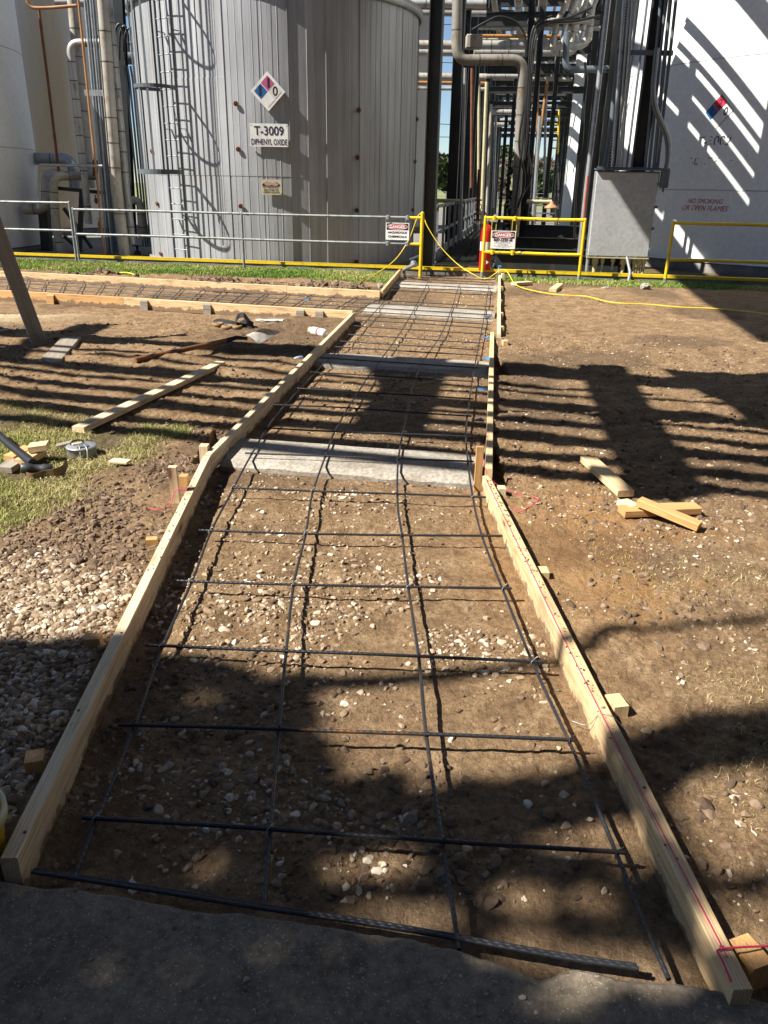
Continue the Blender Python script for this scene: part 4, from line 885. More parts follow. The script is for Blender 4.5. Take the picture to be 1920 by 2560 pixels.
def tank_sign(px0, py0, px1, py1, name, label, off=.05):
    cx, cy = (px0+px1)/2, (py0+py1)/2; h = hit(cx, cy, TC, TR+off); n_ = (h[:2]-TC)/TR
    v = CC-h; cosv = abs(np.dot(v[:2], n_)/np.linalg.norm(v[:2]))
    d = np.linalg.norm(h-CC); a = at(px0, cy, h[1]); b = at(px1, cy, h[1]); W = np.linalg.norm(b-a)/1.0/max(cosv, .3)*1.
    H = abs(at(cx, py0, h[1])[2]-at(cx, py1, h[1])[2]); t = thing(name, label, 'sign', loc=(h[0], h[1], h[2]-H/2)); return Panel(h, n_, t), W, H
p, W, H = tank_sign(625, 309, 720, 367, 'tank_number_sign', 'white rectangular sign reading T-3009 DIPHENYL OXIDE on the ribbed tank')
p.poly('panel', rrect(W, H, .012), .0, SIGNW, .006); p.text('T-3009', -.0, H*.19, W*.78, H*.40, SIGNN, bold=.012); p.text('DIPHENYL OXIDE', 0, -H*.29, W*.95, H*.26, SIGNN, bold=.012)
for sx in (-1, 1):
    for sz in (-1, 1): mb = MB(); mb.bar(p.P(sx*W*.46, sz*H*.42, -.004), p.P(sx*(W*.5+.03), sz*H*.44, -.03), .02, .02); part('bracket', mb, GALV, p.root)
p, W, H = tank_sign(626, 178, 713, 279, 'hazard_diamond_sign', 'white diamond sign on the ribbed tank with blue 1, pink 1 and white 0')
a = W/2; b = H/2
p.poly('panel', [(0, b), (-a, 0), (0, -b), (a, 0)], 0, SIGNW, .006)
k = .82; dm = lambda cu_, cv, s_=.94: [(cu_*a*k+0, (cv+.5*s_)*b*k), (cu_*a*k-.5*a*k*s_, cv*b*k), (cu_*a*k, (cv-.5*s_)*b*k), (cu_*a*k+.5*a*k*s_, cv*b*k)]
p.poly('blue_field', dm(-.5, 0), .003, SIGNB); p.poly('red_field', dm(0, .5), .003, SIGNPK); p.poly('white_field', dm(.5, 0), .003, mat_paint('off_white_ink', (.60, .59, .56, 1), .08)); p.poly('white_field', dm(0, -.5), .003, SIGNW)
p.text('1', -.43*a, .02*b, .07*a*2, .25*b*2, SIGNK); p.text('1', 0.02, .43*b, .07*a*2, .25*b*2, SIGNK); p.text('0', .43*a, .02*b, .15*a*2, .24*b*2, SIGNK)
p, W, H = tank_sign(653, 449, 703, 487, 'no_smoking_sign', 'small worn plate on the ribbed tank reading NO SMOKING, MATCHES OR OPEN LIGHTS')
p.poly('panel', rrect(W, H, .02), 0, SIGNC, .005)
p.poly('picture', [(-W*.44, H*.06), (W*.44, H*.06), (W*.44, H*.18), (W*.3, H*.34), (0, H*.2), (-W*.2, H*.38), (-W*.44, H*.2)], .002, SIGNK); p.poly('picture', ell(W*.2, H*.13, -W*.14, H*.22), .003, SKINP); p.poly('picture', ell(W*.16, H*.11, W*.20, H*.19), .0035, SKINP)
for i, s_ in enumerate(('NO SMOKING,', 'MATCHES OR', 'OPEN LIGHTS')): p.text(s_, 0, -H*(.02+.16*i), W*(.82 if i != 1 else .74), H*.11, SIGNK, bold=.03)
def hang_sign(px0, px1, py0, py1, lines, label, topz, midz, rodmat, n_=None, rods_to=None):
    cx, cy = (px0+px1)/2, (py0+py1)/2; x = onrail(cx, cy); dirn = np.array([.178, .984]); c = at(cx, cy, x[1]-.04); a = at(px0, cy, c[1]); b = at(px1, cy, c[1]); W = np.linalg.norm(b-a); H = abs(at(cx, py0, c[1])[2]-at(cx, py1, c[1])[2])
    t = thing('danger_sign', label, 'sign', loc=(c[0], c[1], c[2]-H/2)); p = Panel(c, (-.178, -.984), t)
    p.poly('panel', rrect(W, H, .01), 0, SIGNW, .004)
    p.poly('header', rrect(W*.93, H*.38, .008, 0, H*.27), .002, SIGNK); p.poly('red_oval', ell(W*.43, H*.155, 0, H*.27), .0045, SIGNR); ring = ell(W*.43, H*.155, 0, H*.27)
    mb = MB(); mb.tube([p.P(u, v, .0045) for u, v in ring], .0035, 5, closed=True); part('oval_ring', mb, SIGNW, t)
    p.text('DANGER', 0, H*.27, W*.66, H*.17, SIGNW, e=.007, bold=.03)
    for (s_, v, ww, hh, mt) in lines: p.text(s_, 0, v*H, ww*W, hh*H, mt, bold=.03 if hh > .08 else .01)
    for sx in (-1, 1):
        for o2 in (-.04, .04):
            mb = MB(); mb.tube([p.P(sx*W*.42+o2, midz-c[2], -.02), p.P(sx*W*.42+o2, topz-c[2], -.02)], .006, 6); part('hanger_rod', mb, rodmat, t)
        for zz in (topz, midz):
            mb = MB(); mb.box(p.P(sx*W*.42, zz-c[2], 0), (.05, .075, .085), bev=.01); part('clamp', mb, rodmat, t)
    return p, W, H
hang_sign(964, 1023, 557, 600, [('HAZARDOUS', .0-.06, .82, .13, SIGNK), ('CHEMICALS', -.30, .80, .13, SIGNK)], 'danger sign reading HAZARDOUS CHEMICALS hanging on the grey handrail', 1.07, .60, GALV)
hang_sign(1228, 1288, 577, 622, [('BENZENE', -.01, .78, .15, SIGNK), ('MAY CAUSE CANCER', -.14, .62, .055, SIGNK), ('HIGHLY FLAMMABLE LIQUID AND VAPOR', -.21, .80, .03, SIGNK), ('DO NOT SMOKE', -.28, .42, .05, SIGNK), ('WEAR RESPIRATORY PROTECTION', -.345, .82, .035, SIGNK), ('AUTHORIZED PERSONNEL ONLY', -.41, .60, .03, SIGNK)], 'danger sign reading BENZENE hanging on the yellow handrail section', 1.10, .50, YELLOW)

# ---------------------------------------------------------------- ribbed insulated tank
def cyl_wall(c, r, z0, z1, n, prof=None, rows=2, jit=0.):
    mb = MB(); V = []; Fc = []
    for k in range(rows):
        z = z0+(z1-z0)*k/(rows-1)
        for j in range(n):
            a = 2*math.pi*j/n; rr = r+(prof(a, z) if prof else 0); V.append((c[0]+rr*math.sin(a), c[1]-rr*math.cos(a), z))
    for k in range(rows-1):
        for j in range(n): Fc.append((k*n+j, k*n+(j+1) % n, (k+1)*n+(j+1) % n, (k+1)*n+j))
    mb.add(V, Fc, 0, prof is None); return mb
TZ = 5.12
tk = thing('insulated_tank', 'grey ribbed metal clad storage tank with caged ladder behind the handrail', 'tank', loc=(TC[0], TC[1], 0))
# sheet profile built as explicit breakpoints (sheets with small beads and raised seams)
ang = []; rad = []; a = 0.; k = 0
prng = random.Random(3)
while a < 2*math.pi-.02:
    wd = prng.choice([.56, .56, .40, .75])/TR*1.0; o = prng.choice([0, .012, .006, .016]); nb = prng.choice([1, 2, 2, 3])
    e = .012/TR
    ang += [a, a+.3*e]; rad += [.0, .022]
    ang += [a+e, a+1.4*e]; rad += [.022, o]
    for b in range(1, nb+1):
        t = a+wd*b/(nb+1); hb = .008/TR; ang += [t-hb, t-hb*.3, t+hb*.3, t+hb]; rad += [o, o+.0045, o+.0045, o]
    a += wd; ang += [a-.0004]; rad += [o]
mb = MB(); n = len(ang); V = []
zz = [0.05, 1.75, 1.752, 3.5, 3.502, TZ]; of = [0, 0, .006, .006, .0, .0]
for z, o in zip(zz, of):
    for a, r_ in zip(ang, rad):
        oo = o*(1 if math.sin(a*3.1+z) > -.3 else 0); V.append((TC[0]+(TR-.03+r_+oo)*math.sin(a), TC[1]-(TR-.03+r_+oo)*math.cos(a), z))
Fc = [(k*n+j, k*n+(j+1) % n, (k+1)*n+(j+1) % n, (k+1)*n+j) for k in range(len(zz)-1) for j in range(n)]
mb.add(V, Fc, 0, False); part('shell', mb, CLAD, tk)
mb = MB(); mb.lathe((TC[0], TC[1], 0), [(TR+.02, TZ-.16), (TR+.06, TZ-.16), (TR+.06, TZ), (TR-.1, TZ+.06), (0, TZ+.55)], 96); part('roof', mb, GALV, tk)
mb = MB(); mb.lathe((TC[0], TC[1], 0), [(TR+.05, -.02), (TR+.05, .05), (TR-.1, .06)], 96); part('footing', mb, CONCC, tk)
for (px_, py_) in ((590, 259), (596, 373), (602, 515), (896, 276), (893, 394), (891, 526), (890, 655), (1041, 298), (1036, 404), (1030, 525), (381, 378), (394, 509), (403, 634)):
    h = hit(px_, py_, TC, TR+.0); n_ = Vector((h[0]-TC[0], h[1]-TC[1], 0)).normalized(); M = n_.to_track_quat('Z', 'Y').to_matrix(); mb = MB()
    mb.lathe(h, [(.03, 0), (.048, .008), (.05, .02), (.04, .035), (.034, .04), (.034, .02), (.015, .02), (0, .02)], 14, 0, M); mb.tube([h+np.array(n_)*.02, h+np.array(n_)*.05], .012, 8); part('nozzle', mb, RUST, tk)
# ladder and cage
LA = hit(443, 300, TC, TR); la = math.atan2(LA[0]-TC[0], -(LA[1]-TC[1])); no = Vector((math.sin(la), -math.cos(la), 0)); ta = Vector((math.cos(la), math.sin(la), 0))
tc3 = Vector((TC[0], TC[1], 0)); base = tc3+no*(TR+.16)
ld = thing('caged_ladder', 'grey steel ladder with hoop cage climbing the left side of the ribbed tank', 'ladder', loc=(base.x, base.y, .2))
for s_ in (-1, 1):
    mb = MB(); mb.bar(base+ta*s_*.21+Vector((0, 0, .12)), base+ta*s_*.21+Vector((0, 0, 7.2)), .055, .012, up=tuple(ta)); part('stringer', mb, STEELB, ld)
for k in range(24):
    z = .3+.30*k; mb = MB(); mb.tube([base-ta*.22+Vector((0, 0, z)), base+ta*.22+Vector((0, 0, z))], .011, 8); part('rung', mb, GALV, ld)
for z in (.9, 2.6, 4.3):
    for s_ in (-1, 1): mb = MB(); mb.bar(tc3+no*(TR-.01)+ta*s_*.21+Vector((0, 0, z)), base+ta*s_*.21+Vector((0, 0, z)), .05, .01); part('standoff', mb, STEELB, ld)
RC = .36
def hoop(z, rr, wd, flare=1.):
    mb = MB(); V = []; Fc = []; nn = 22
    for i in range(nn+1):
        a = -math.pi*.5-.35+(math.pi+.7)*i/nn; p = base+no*(.38+rr*math.cos(a)*flare)+ta*rr*math.sin(a)*flare
        for (dr, dz_) in ((0, -wd/2), (.006, -wd/2), (.006, wd/2), (0, wd/2)): q = p+(no*math.cos(a)+ta*math.sin(a))*dr+Vector((0, 0, z+dz_)); V.append(tuple(q))
    for i in range(nn):
        for k in range(4): Fc.append((i*4+k, i*4+(k+1) % 4, (i+1)*4+(k+1) % 4, (i+1)*4+k))
    mb.add(V, Fc)
    for s_ in (-1, 1):
        a = s_*(math.pi*.5+.35); p = base+no*(.38+rr*math.cos(a)*flare)+ta*rr*math.sin(a)*flare+Vector((0, 0, z)); mb.bar(p, base+ta*s_*.21+Vector((0, 0, z)), .006, wd)
    part('hoop', mb, STEELB, ld)
hoop(1.80, .40, .085, 1.05); hoop(3.30, .36, .065); hoop(5.02, .36, .065); hoop(6.6, .36, .065)
for i in range(7):
    a = -math.pi*.5+(math.pi)*i/6; p = base+no*(.38+.355*math.cos(a))+ta*.355*math.sin(a); mb = MB(); mb.bar(p+Vector((0, 0, 1.76)), p+Vector((0, 0, 7.2)), .04, .006, up=tuple(no*math.cos(a)+ta*math.sin(a))); part('cage_bar', mb, STEELB, ld)

# ---------------------------------------------------------------- white tanks
def white_tank(c, r, H, mat, label, seams=(), base=.22, flange=True):
    t = thing('storage_tank', label, 'tank', loc=(c[0], c[1], 0))
    mb = MB(); mb.lathe((c[0], c[1], 0), [(r, base), (r, H)], 160); part('shell', mb, mat, t)
    mb = MB(); mb.lathe((c[0], c[1], 0), [(r+.06, H-.05), (r+.06, H), (0, H+.8)], 96); part('roof', mb, mat, t)
    mb = MB()
    for z in seams: mb.lathe((c[0], c[1], 0), [(r+.001, z-.014), (r+.009, z-.006), (r+.009, z+.006), (r+.001, z+.014)], 120)
    if seams: part('weld_seam', mb, WHITEG, t)  # duller white puts each seam's thin shadow line into its colour
    mb = MB(); mb.lathe((c[0], c[1], 0), [(r+.07, -.02), (r+.07, base-.025), (r+.02, base-.02)], 120); part('footing', mb, CONCC, t)
    if flange: mb = MB(); mb.lathe((c[0], c[1], 0), [(r-.01, base+.012), (r+.09, base+.012), (r+.09, base-.012), (r-.01, base-.012)], 120); part('base_flange', mb, mat, t)
    return t
WC = np.array([10.65, 20.95]); WR = 5.0
wt = white_tank(WC, WR, 11., WHITE, 'large white tank at right with stencilled lettering, streaked by diagonal shadows', (1.65, 4.1, 6.5, 8.9), .22)
white_tank(np.array([12.6, 35.5]), 5.2, 10.5, WHITE, 'white tank far behind the pipe rack on the right', (2., 4.4, 6.8), .2)
white_tank(np.array([-12.6, 20.6]), 3.75, 6.2, WHITE, 'white tank filling the left edge behind the handrail', (2.3, 4.4), .1, False)
white_tank(np.array([-13.0, 29.4]), 3.75, 11., STAIN, 'white tank with yellow rust stains behind the left tank', (1.9, 4.3, 6.7), .2)
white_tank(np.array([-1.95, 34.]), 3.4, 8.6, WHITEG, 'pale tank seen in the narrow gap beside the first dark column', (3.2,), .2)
def wrap_poly(name, pts_uv, mat, e=.004, faces=None):
    mb = MB(); V = []
    for (a, z) in pts_uv: V.append((WC[0]+(WR+e)*math.sin(a), WC[1]-(WR+e)*math.cos(a), z))
    mb.add(V, faces or [tuple(range(len(V)))]); return part(name, mb, mat, wt)
def wang(px, py): h = hit(px, py, WC, WR); return math.atan2(h[0]-WC[0], -(h[1]-WC[1])), h[2]
def wrap_text(body, x0, x1, y0, y1, mat, shear=0., bold=.01, keep=None):
    a0, _ = wang(x0, (y0+y1)/2); a1, _ = wang(x1, (y0+y1)/2); _, z0 = wang((x0+x1)/2, y1); _, z1 = wang((x0+x1)/2, y0)
    V, Fc = text_mesh(body, (a1-a0), (z1-z0), shear, bold); am = (a0+a1)/2; zm = (z0+z1)/2
    if keep: Fc = [f for f in Fc if keep(*np.mean(V[list(f)], 0), V[list(f)])]
    wrap_poly('lettering', [(am+u, zm+v) for u, v in V], mat, .005, Fc)
wrap_text('NO SMOKING', 1720, 1808, 497, 509, SIGNR, .3, .0); wrap_text('OR OPEN FLAMES', 1706, 1821, 514, 527, SIGNR, .3, .0)
kp = lambda u, v, V: (vnoise(u*260, v*16, 5) > -.02)
wrap_text('T-3002', 1745, 1828, 340, 364, GREYLETTER, .1, .0, kp); wrap_text('BENZENE', 1722, 1836, 394, 411, GREYLETTER, .1, .0, lambda u, v, V: vnoise(u*300, v*20, 6) > .12)
A = {k: wang(*v) for k, v in dict(t=(1805, 236), l=(1762, 279), b=(1796, 318), r=(1832, 276), bt=(1783, 257), bb=(1776, 300), c=(1797, 279), rr=(1814, 257)).items()}
ct = ((A['t'][0]+A['l'][0]+A['r'][0])/3+.0, 0); au, zu = A['c']; du = (A['r'][0]-A['l'][0])/2; dz_ = (A['t'][1]-A['c'][1])
dmd = lambda ou, oz, s_=.97: [(au+du*ou, zu+dz_*(oz+.5*s_)), (au+du*(ou-.5*s_), zu+dz_*oz), (au+du*ou, zu+dz_*(oz-.5*s_)), (au+du*(ou+.5*s_), zu+dz_*oz)]
wrap_poly('blue_field', dmd(-.5, 0), SIGNB); wrap_poly('red_field', dmd(0, .5), SIGNR)
for bd, ou, oz, ww in (('1', -.5, 0, .12), ('2', 0, .5, .26), ('0', .5, 0, .26)):
    V, Fc = text_mesh(bd, du*ww*1.1, dz_*.5, .15, .012); wrap_poly('lettering', [(au+du*ou+u, zu+dz_*oz+v) for u, v in V], SIGNK, .008, Fc)
for (p1, p2) in (((0, 1), (1, 0)), ((1, 0), (0, -1))):
    mb = MB(); mb.tube([(WC[0]+(WR+.004)*math.sin(au+du*(p1[0]+(p2[0]-p1[0])*t)), WC[1]-(WR+.004)*math.cos(au+du*(p1[0]+(p2[0]-p1[0])*t)), zu+dz_*(p1[1]+(p2[1]-p1[1])*t)) for t in np.linspace(0, 1, 6)], .006, 4); part('diamond_outline', mb, SIGNK, wt)

# ---------------------------------------------------------------- pipe rack
Xq = np.array([.988, -.155]); Yq = np.array([.155, .988]); RP = np.array([.80, 16.65])
def RK(t, s, z): p = RP+Yq*t+Xq*s; return np.array([p[0], p[1], z])
rack = thing('pipe_rack', 'dark steel pipe rack receding between the tanks', 'pipe rack', loc=(*RP, 0))
RW = 3.9; upq = tuple(np.append(Xq, 0))
TS = [0, 5.2, 10.4, 15.6, 20.8, 26., 31.2, 36.4, 41.6]
for t in TS:
    for s_ in (0, RW):
        mb = MB(); mb.ibeam(RK(t, s_, -.02), RK(t, s_, 10.2), .25, .25, .016, up=upq); mb.box(RK(t, s_, .01), (.38, .38, .03)); part('column', mb, STEEL, rack)
    for z in ((6.2, 8.6) if t >= 10 else (6.2,)) if t > 0 else ():
        mb = MB(); mb.ibeam(RK(t, .13, z), RK(t, RW-.13, z), .2, .36, .014); part('cross_beam', mb, STEEL, rack)
for s_ in (0, RW):
    for z in (7.4, 9.6):
        mb = MB(); mb.ibeam(RK(.2, s_, z), RK(TS[-1]-.2, s_, z), .18, .3, .014); part('side_beam', mb, STEEL, rack)
for k in range(7):
    for s_ in (0, RW):
        mb = MB(); t = 7.9+5.2*k; mb.ibeam(RK(t, s_, -.02), RK(t, s_, 7.3), .15, .15, .012, up=upq); part('column', mb, STEEL, rack)
for t in (15.6, 20.8, 26., 31.2, 36.4, 41.6):
    mb = MB(); mb.ibeam(RK(t, .13, 4.9), RK(t, RW-.13, 4.9), .14, .22, .012); part('cross_beam', mb, STEEL, rack)
for t in (8., 18.2, 23.4, 28.6):
    mb = MB(); mb.ibeam(RK(t, .1, 6.9), RK(t, RW-.1, 6.9), .12, .2, .012); part('cross_beam', mb, STEEL, rack)
for t, z in ((6.5, .55), (4., .35), (2., .22)):  # low sleepers right of the walkway
    mb = MB(); mb.ibeam(RK(t, 1.5, z), RK(t, RW-.13, z), .2, .32, .014); part('sleeper_beam', mb, STEEL, rack)
mb = MB(); mb.ibeam(RK(.25, 1.35, .22), RK(.25, RW+.1, .22), .16, .34, .014); part('sleeper_beam', mb, STEEL, rack)
for (t, s_) in ((8, 1.95), (13, 2.6), (18.5, 1.2), (23, 2.9), (24, .8), (29, 1.5), (33, 2.4)):
    mb = MB(); mb.ibeam(RK(t, s_, -.02), RK(t, s_, 6.1), .15, .15, .012, up=upq); part('column', mb, STEEL, rack)
for t in (13.4, 18.2, 23.5, 28.7):
    mb = MB(); mb.bar(RK(t, .1, 7.), RK(t+2, RW-.1, 7.), .1, .1); part('brace', mb, STEEL, rack)
def mval(px, py):
    h = hit(px, py, np.array([10.65, 20.95]), 5.0); k = 1/math.tan(SUN_EL)*(SD@Xq); return h[2]*k+(h[:2]-RP)@Xq
def mline(L): return float(np.mean([mval(*q) for q in L]))
KS = 1/math.tan(SUN_EL)*float(SD@Xq)
l1 = mline([(1693, 18), (1797, 145), (1920, 295)]); l2 = mline([(1693, 39), (1797, 164), (1902, 290)]); wl = mline([(1736, 133), (1842, 271)]); t1 = mline([(1682, 112), (1782, 232), (1890, 374)]); t2 = mline([(1670, 178), (1797, 325)]); t3 = mline([(1661, 238), (1773, 374), (1902, 558)])
w1 = mline([(1646, 495), (1691, 558), (1757, 645)]); w2 = mline([(1641, 531), (1721, 639)]); w3 = mline([(1637, 555), (1690, 630)])
cmv = lambda px, py: (lambda h: h[2]*KS+(h[:2]-RP)@Xq)(at(px, py, 15.7))
cm0 = float((cmv(1520, 430)+cmv(1618, 590))/2); cm1 = float((cmv(1612, 432)+cmv(1650, 475))/2)
for (m0, m1, z) in ((l1-.04, l1+.04, 6.4), (l2-.045, l2+.045, 6.3), (t1+.06, wl-.02, 6.2), (t2+.04, t1-.05, 6.1), (t3+.05, t2-.035, 6.2), ((t3+w1)/2, t3-.05, 6.1), (w1, (t3+w1)/2+.01, 6.3), (w3, w2, 6.1), (w3-.75, w3-.35, 6.2), (cm0, cm1, 6.25)):
    mb = MB(); s0 = (m0+m1)/2-z*KS; wd_ = m1-m0
    mb.bar(RK(-4.8, s0, z), RK(2.4, s0, z), wd_, .02)
    part('shadow_plate', mb, STEEL, rack)  # unseen flat plates added to stripe the white tank and cabinet with shade
# walkway with grating and handrails
wk = thing('walkway', 'dark steel grating walkway with handrails running into the pipe rack', 'walkway', loc=(*RK(0, .8, 0)[:2], .1))
mb = MB()
for k in range(26): s_ = .18+k*.044; mb.bar(RK(-.35, s_, .19), RK(22, s_, .19), .006, .03)
for k in range(70): t = -.35+k*.32; mb.bar(RK(t, .16, .19), RK(t, 1.32, .19), .02, .026, up=(0, 0, 1))
part('grating', mb, STEEL, wk)
mb = MB(); mb.bar(RK(-.35, .16, .1), RK(22, .16, .1), .02, .16); mb.bar(RK(-.35, 1.33, .1), RK(22, 1.33, .1), .02, .16); part('edge_plate', mb, STEELB, wk)
for k in range(15):
    mb = MB(); t = .35+k*1.5; mb.bar(RK(t, .12, .1), RK(t, .12, 1.25), .055, .055); part('rail_post', mb, GREYRAIL, wk)
for z, h_ in ((1.25, .07), (.74, .06), (.32, .16)):
    mb = MB(); mb.bar(RK(.3, .10, z), RK(21.8, .10, z), .035, h_); part('rail', mb, GREYRAIL, wk)
for k in range(9):
    mb = MB(); t = 5.2+k*1.6; mb.bar(RK(t, 1.38, .1), RK(t, 1.38, 1.25), .05, .05); part('rail_post', mb, STEEL, wk)
for z, h_ in ((1.25, .06), (.74, .05)):
    mb = MB(); mb.bar(RK(5.2, 1.38, z), RK(18., 1.38, z), .03, h_); part('rail', mb, STEELB, wk)
st = thing('stair', 'dark steel stair at the right of the walkway behind the benzene sign', 'stair', loc=(*RK(9, 2.4, 0)[:2], 0))
for s_ in (2.05, 2.9):
    mb = MB(); mb.bar(RK(9., s_, .1), RK(12.6, s_, 1.4), .02, .2); part('stringer', mb, STEEL, st)
    mb = MB(); mb.bar(RK(9., s_, 1.05), RK(12.6, s_, 2.4), .04, .04); mb.bar(RK(9., s_, .1), RK(9., s_, 1.07), .04, .04); part('handrail', mb, STEEL, st)
for k in range(6):
    mb = MB(); mb.bar(RK(9.2+k*.6, 2.07, .25+k*.215), RK(9.2+k*.6, 2.88, .25+k*.215), .24, .03); part('tread', mb, STEELB, st)

# ---------------------------------------------------------------- pipes
def pipe(pts, r, mat, label, name='insulated_pipe', cat='pipe', group=None, band=.5, bend=None, n=14):
    mb = pipe_mb([tuple(float(c) for c in p) for p in pts], r, bend, band, n); return solo(name, mb, [mat, BAND], label, cat, group)
A_ = at
# lengthwise pipes on the rack
rp = [(0.55, .09, BEIGE, 'beige'), (.95, .06, RUST, 'rusty'), (1.25, .12, BEIGE2, 'grey jacketed'), (1.65, .05, ORANGE, 'orange'), (1.95, .14, BEIGE, 'thick beige'), (2.45, .07, BEIGE2, 'thin grey'), (2.8, .10, BEIGE, 'mid sized beige'), (3.2, .13, BEIGE2, 'thick grey'), (3.5, .05, ORANGE, 'thin orange')]
for i, (s_, r, mt, nm) in enumerate(rp):
    if i in (0, 2, 4, 6): pipe([RK(6.+i*.2, s_, 6.55+r), RK(41, s_, 6.55+r)], r, mt, nm+' pipe on the lower rack level', 'rack_pipe', 'pipe', 'pipes lying along the rack', band=.9, n=10)
    pipe([RK(10.6, s_+.1, 8.85+r), RK(41, s_+.1, 8.85+r)], r, mt, nm+' pipe on the upper rack level', 'rack_pipe', 'pipe', 'pipes lying along the rack', band=.9, n=10)
D2 = 20.6
BEIGED = mat_paint('shaded_beige_insulation', (.27, .25, .21, 1), .3, 3., .6, .1, dirt=(.17, .13, .09, 1))  # beige darkened in its colour to stand for a pipe in shade
pipe([A_(1146, -160, D2), A_(1141, 150, D2), A_(1309, 150, D2+.2), A_(1292, 480, D2+.3), A_(1281, 660, D2+.3)], .118, BEIGED, 'thick beige pipe stepping across the rack and down its middle', band=.62, bend=.28)
pipe([A_(1180, 112, 25.), A_(1468, 114, 25.), A_(1478, 20, 25.), A_(1490, -80, 25.)], .115, BEIGE2, 'grey jacketed crosspipe turning up at the right of the rack', band=.55, bend=.3)
pipe([A_(1185, 131, 25.6), A_(1440, 131, 25.6), A_(1440, 40, 25.8), A_(1452, -60, 26)], .10, BEIGE2, 'grey jacketed crosspipe just below the upper one', band=.55, bend=.3)
pipe([A_(1418, 80, 24.), A_(1412, 175, 24.), A_(1530, 172, 24.), A_(1700, 172, 24.)], .09, STEELB, 'dark pipe elbow leaving the rack to the right', band=0, bend=.25)
for i, (y, r, mt, nm, dd_) in enumerate(((8, .10, BEIGE2, 'top grey', 24.), (18, .06, ORANGE, 'orange', 24.4), (32, .08, GALV, 'bare metal', 25.), (112, .12, BEIGE, 'wide beige', 27.), (131, .10, BEIGE2, 'narrow grey', 27.5), (192, .12, BEIGE, 'lower beige', 30.), (207, .06, ORANGE, 'lower orange', 30.4), (221, .06, BEIGE2, 'lowest thin', 30.8))):
    pipe([A_(990, y-1, dd_), A_(1215, y+2, dd_)], r, mt, nm+' crosspipe in the gap beside the ribbed tank', 'crosspipe', 'pipe', 'crosspipes beside the ribbed tank', band=.8, n=10)
for i, (x0, y0, x1, y1, dd_, r, mt, nm) in enumerate(((1198, 195, 1196, 470, 30., .05, CREAM, 'cream'), (1217, 205, 1203, 560, 29., .06, CREAM, 'wider cream'), (1228, 260, 1215, 560, 31., .05, BEIGE, 'tan'), (1346, 215, 1337, 560, 26., .035, ORANGE, 'orange'), (1368, 205, 1345, 380, 29., .05, ORANGE, 'orange brown upper'), (1350, 290, 1330, 590, 23., .05, GALV, 'bare conduit'), (1365, 240, 1360, 480, 33., .05, BEIGE2, 'pale far'), (1180, 170, 1178, 470, 24., .04, RUST, 'rusty'), (1163, 170, 1150, 600, 21., .035, GALV, 'thin galvanised'), (1240, 290, 1232, 520, 36., .05, GALV, 'faint far'))):
    pipe([A_(x0, y0, dd_), A_(x1, y1, dd_)], r, mt, nm+' standpipe inside the pipe rack', 'standpipe', 'pipe', 'standpipes in the pipe rack', band=0, n=10)
for i, (x0, x1, y, dd_, r, mt) in enumerate(((1225, 1290, 280, 40., .12, BEIGE2), (1220, 1270, 311, 46., .11, BEIGE2), (1228, 1350, 265, 38., .07, CREAM), (1330, 1395, 265, 34., .06, BEIGE2), (1180, 1400, 90, 26.5, .05, ORANGE), (1190, 1300, 190, 31., .07, BEIGE2), (1320, 1480, 52, 24.5, .07, BEIGE))):
    pipe([A_(x0, y, dd_), A_(x1, y+1, dd_)], r, mt, ('pale', 'whitish', 'cream', 'short grey', 'long orange', 'middle grey', 'top beige')[i]+' crosspipe between the rack columns', 'crosspipe', 'pipe', 'crosspipes in the rack', band=.7, n=10)
for i in range(4):
    x = 1395+i*24; pipe([A_(x-14, 118-i*6, 24.6), A_(x-4, 55, 24.6), A_(x+22, 10, 24.4), A_(x+40, -70, 24.3)], .075-.006*i, BEIGE2 if i % 2 else BEIGE, ('first', 'second', 'third', 'fourth')[i]+' bent pipe from the left under the top right of the rack', 'bent_pipe', 'pipe', 'bent pipes at the rack top', band=.4, bend=.2, n=10)
for i, (x0, x1, y, dd_, r, mt, nm) in enumerate(((1170, 1500, 66, 28., .09, BEIGE2, 'broad pale'), (1200, 1490, 98, 32., .07, CREAM, 'cream'), (1215, 1450, 158, 37., .09, BEIGE2, 'light grey'), (1225, 1430, 196, 41., .08, BEIGE, 'sand coloured'), (1225, 1415, 232, 45., .09, BEIGE2, 'far light grey'), (1235, 1390, 300, 55., .10, BEIGE2, 'farthest light'))):
    pipe([A_(x0, y, dd_), A_(x1, y+3, dd_)], r, mt, nm+' crosspipe spanning the whole rack opening', 'crosspipe', 'pipe', 'crosspipes spanning the rack', band=.8, n=10)
yl = thing('yellow_ladder', 'yellow ladder with side rails deep in the rack at right', 'ladder', loc=tuple(A_(1388, 385, 38.)))
for o_ in (0, 18):
    mb = MB(); mb.tube([A_(1380+o_, 275, 38.), A_(1376+o_, 385, 38.)], .045, 8); part('side_rail', mb, YELLOW, yl)
for k in range(5): mb = MB(); mb.tube([A_(1380-k*.8, 290+k*20, 38.), A_(1398-k*.8, 291+k*20, 38.)], .03, 8); part('rung', mb, YELLOW, yl)
for i in range(14):
    sd = i % 2; t_ = 1.2+2.9*i; s_ = (-.22 if sd == 0 else RW+.2)+.06*(i % 3); mt = (GALV, STEELB, BLACK, ORANGE)[i % 4]
    pipe([RK(t_, s_, 0), RK(t_, s_, 7.)], .028, mt, 'conduit in the '+('nearest', 'second', 'third', 'fourth', 'fifth', 'sixth', 'seventh', 'eighth')[int(t_/5.2)]+' bay of the '+('left' if sd == 0 else 'right')+' rack column row', 'conduit', 'conduit', 'conduits beside the rack columns', band=0, n=8)
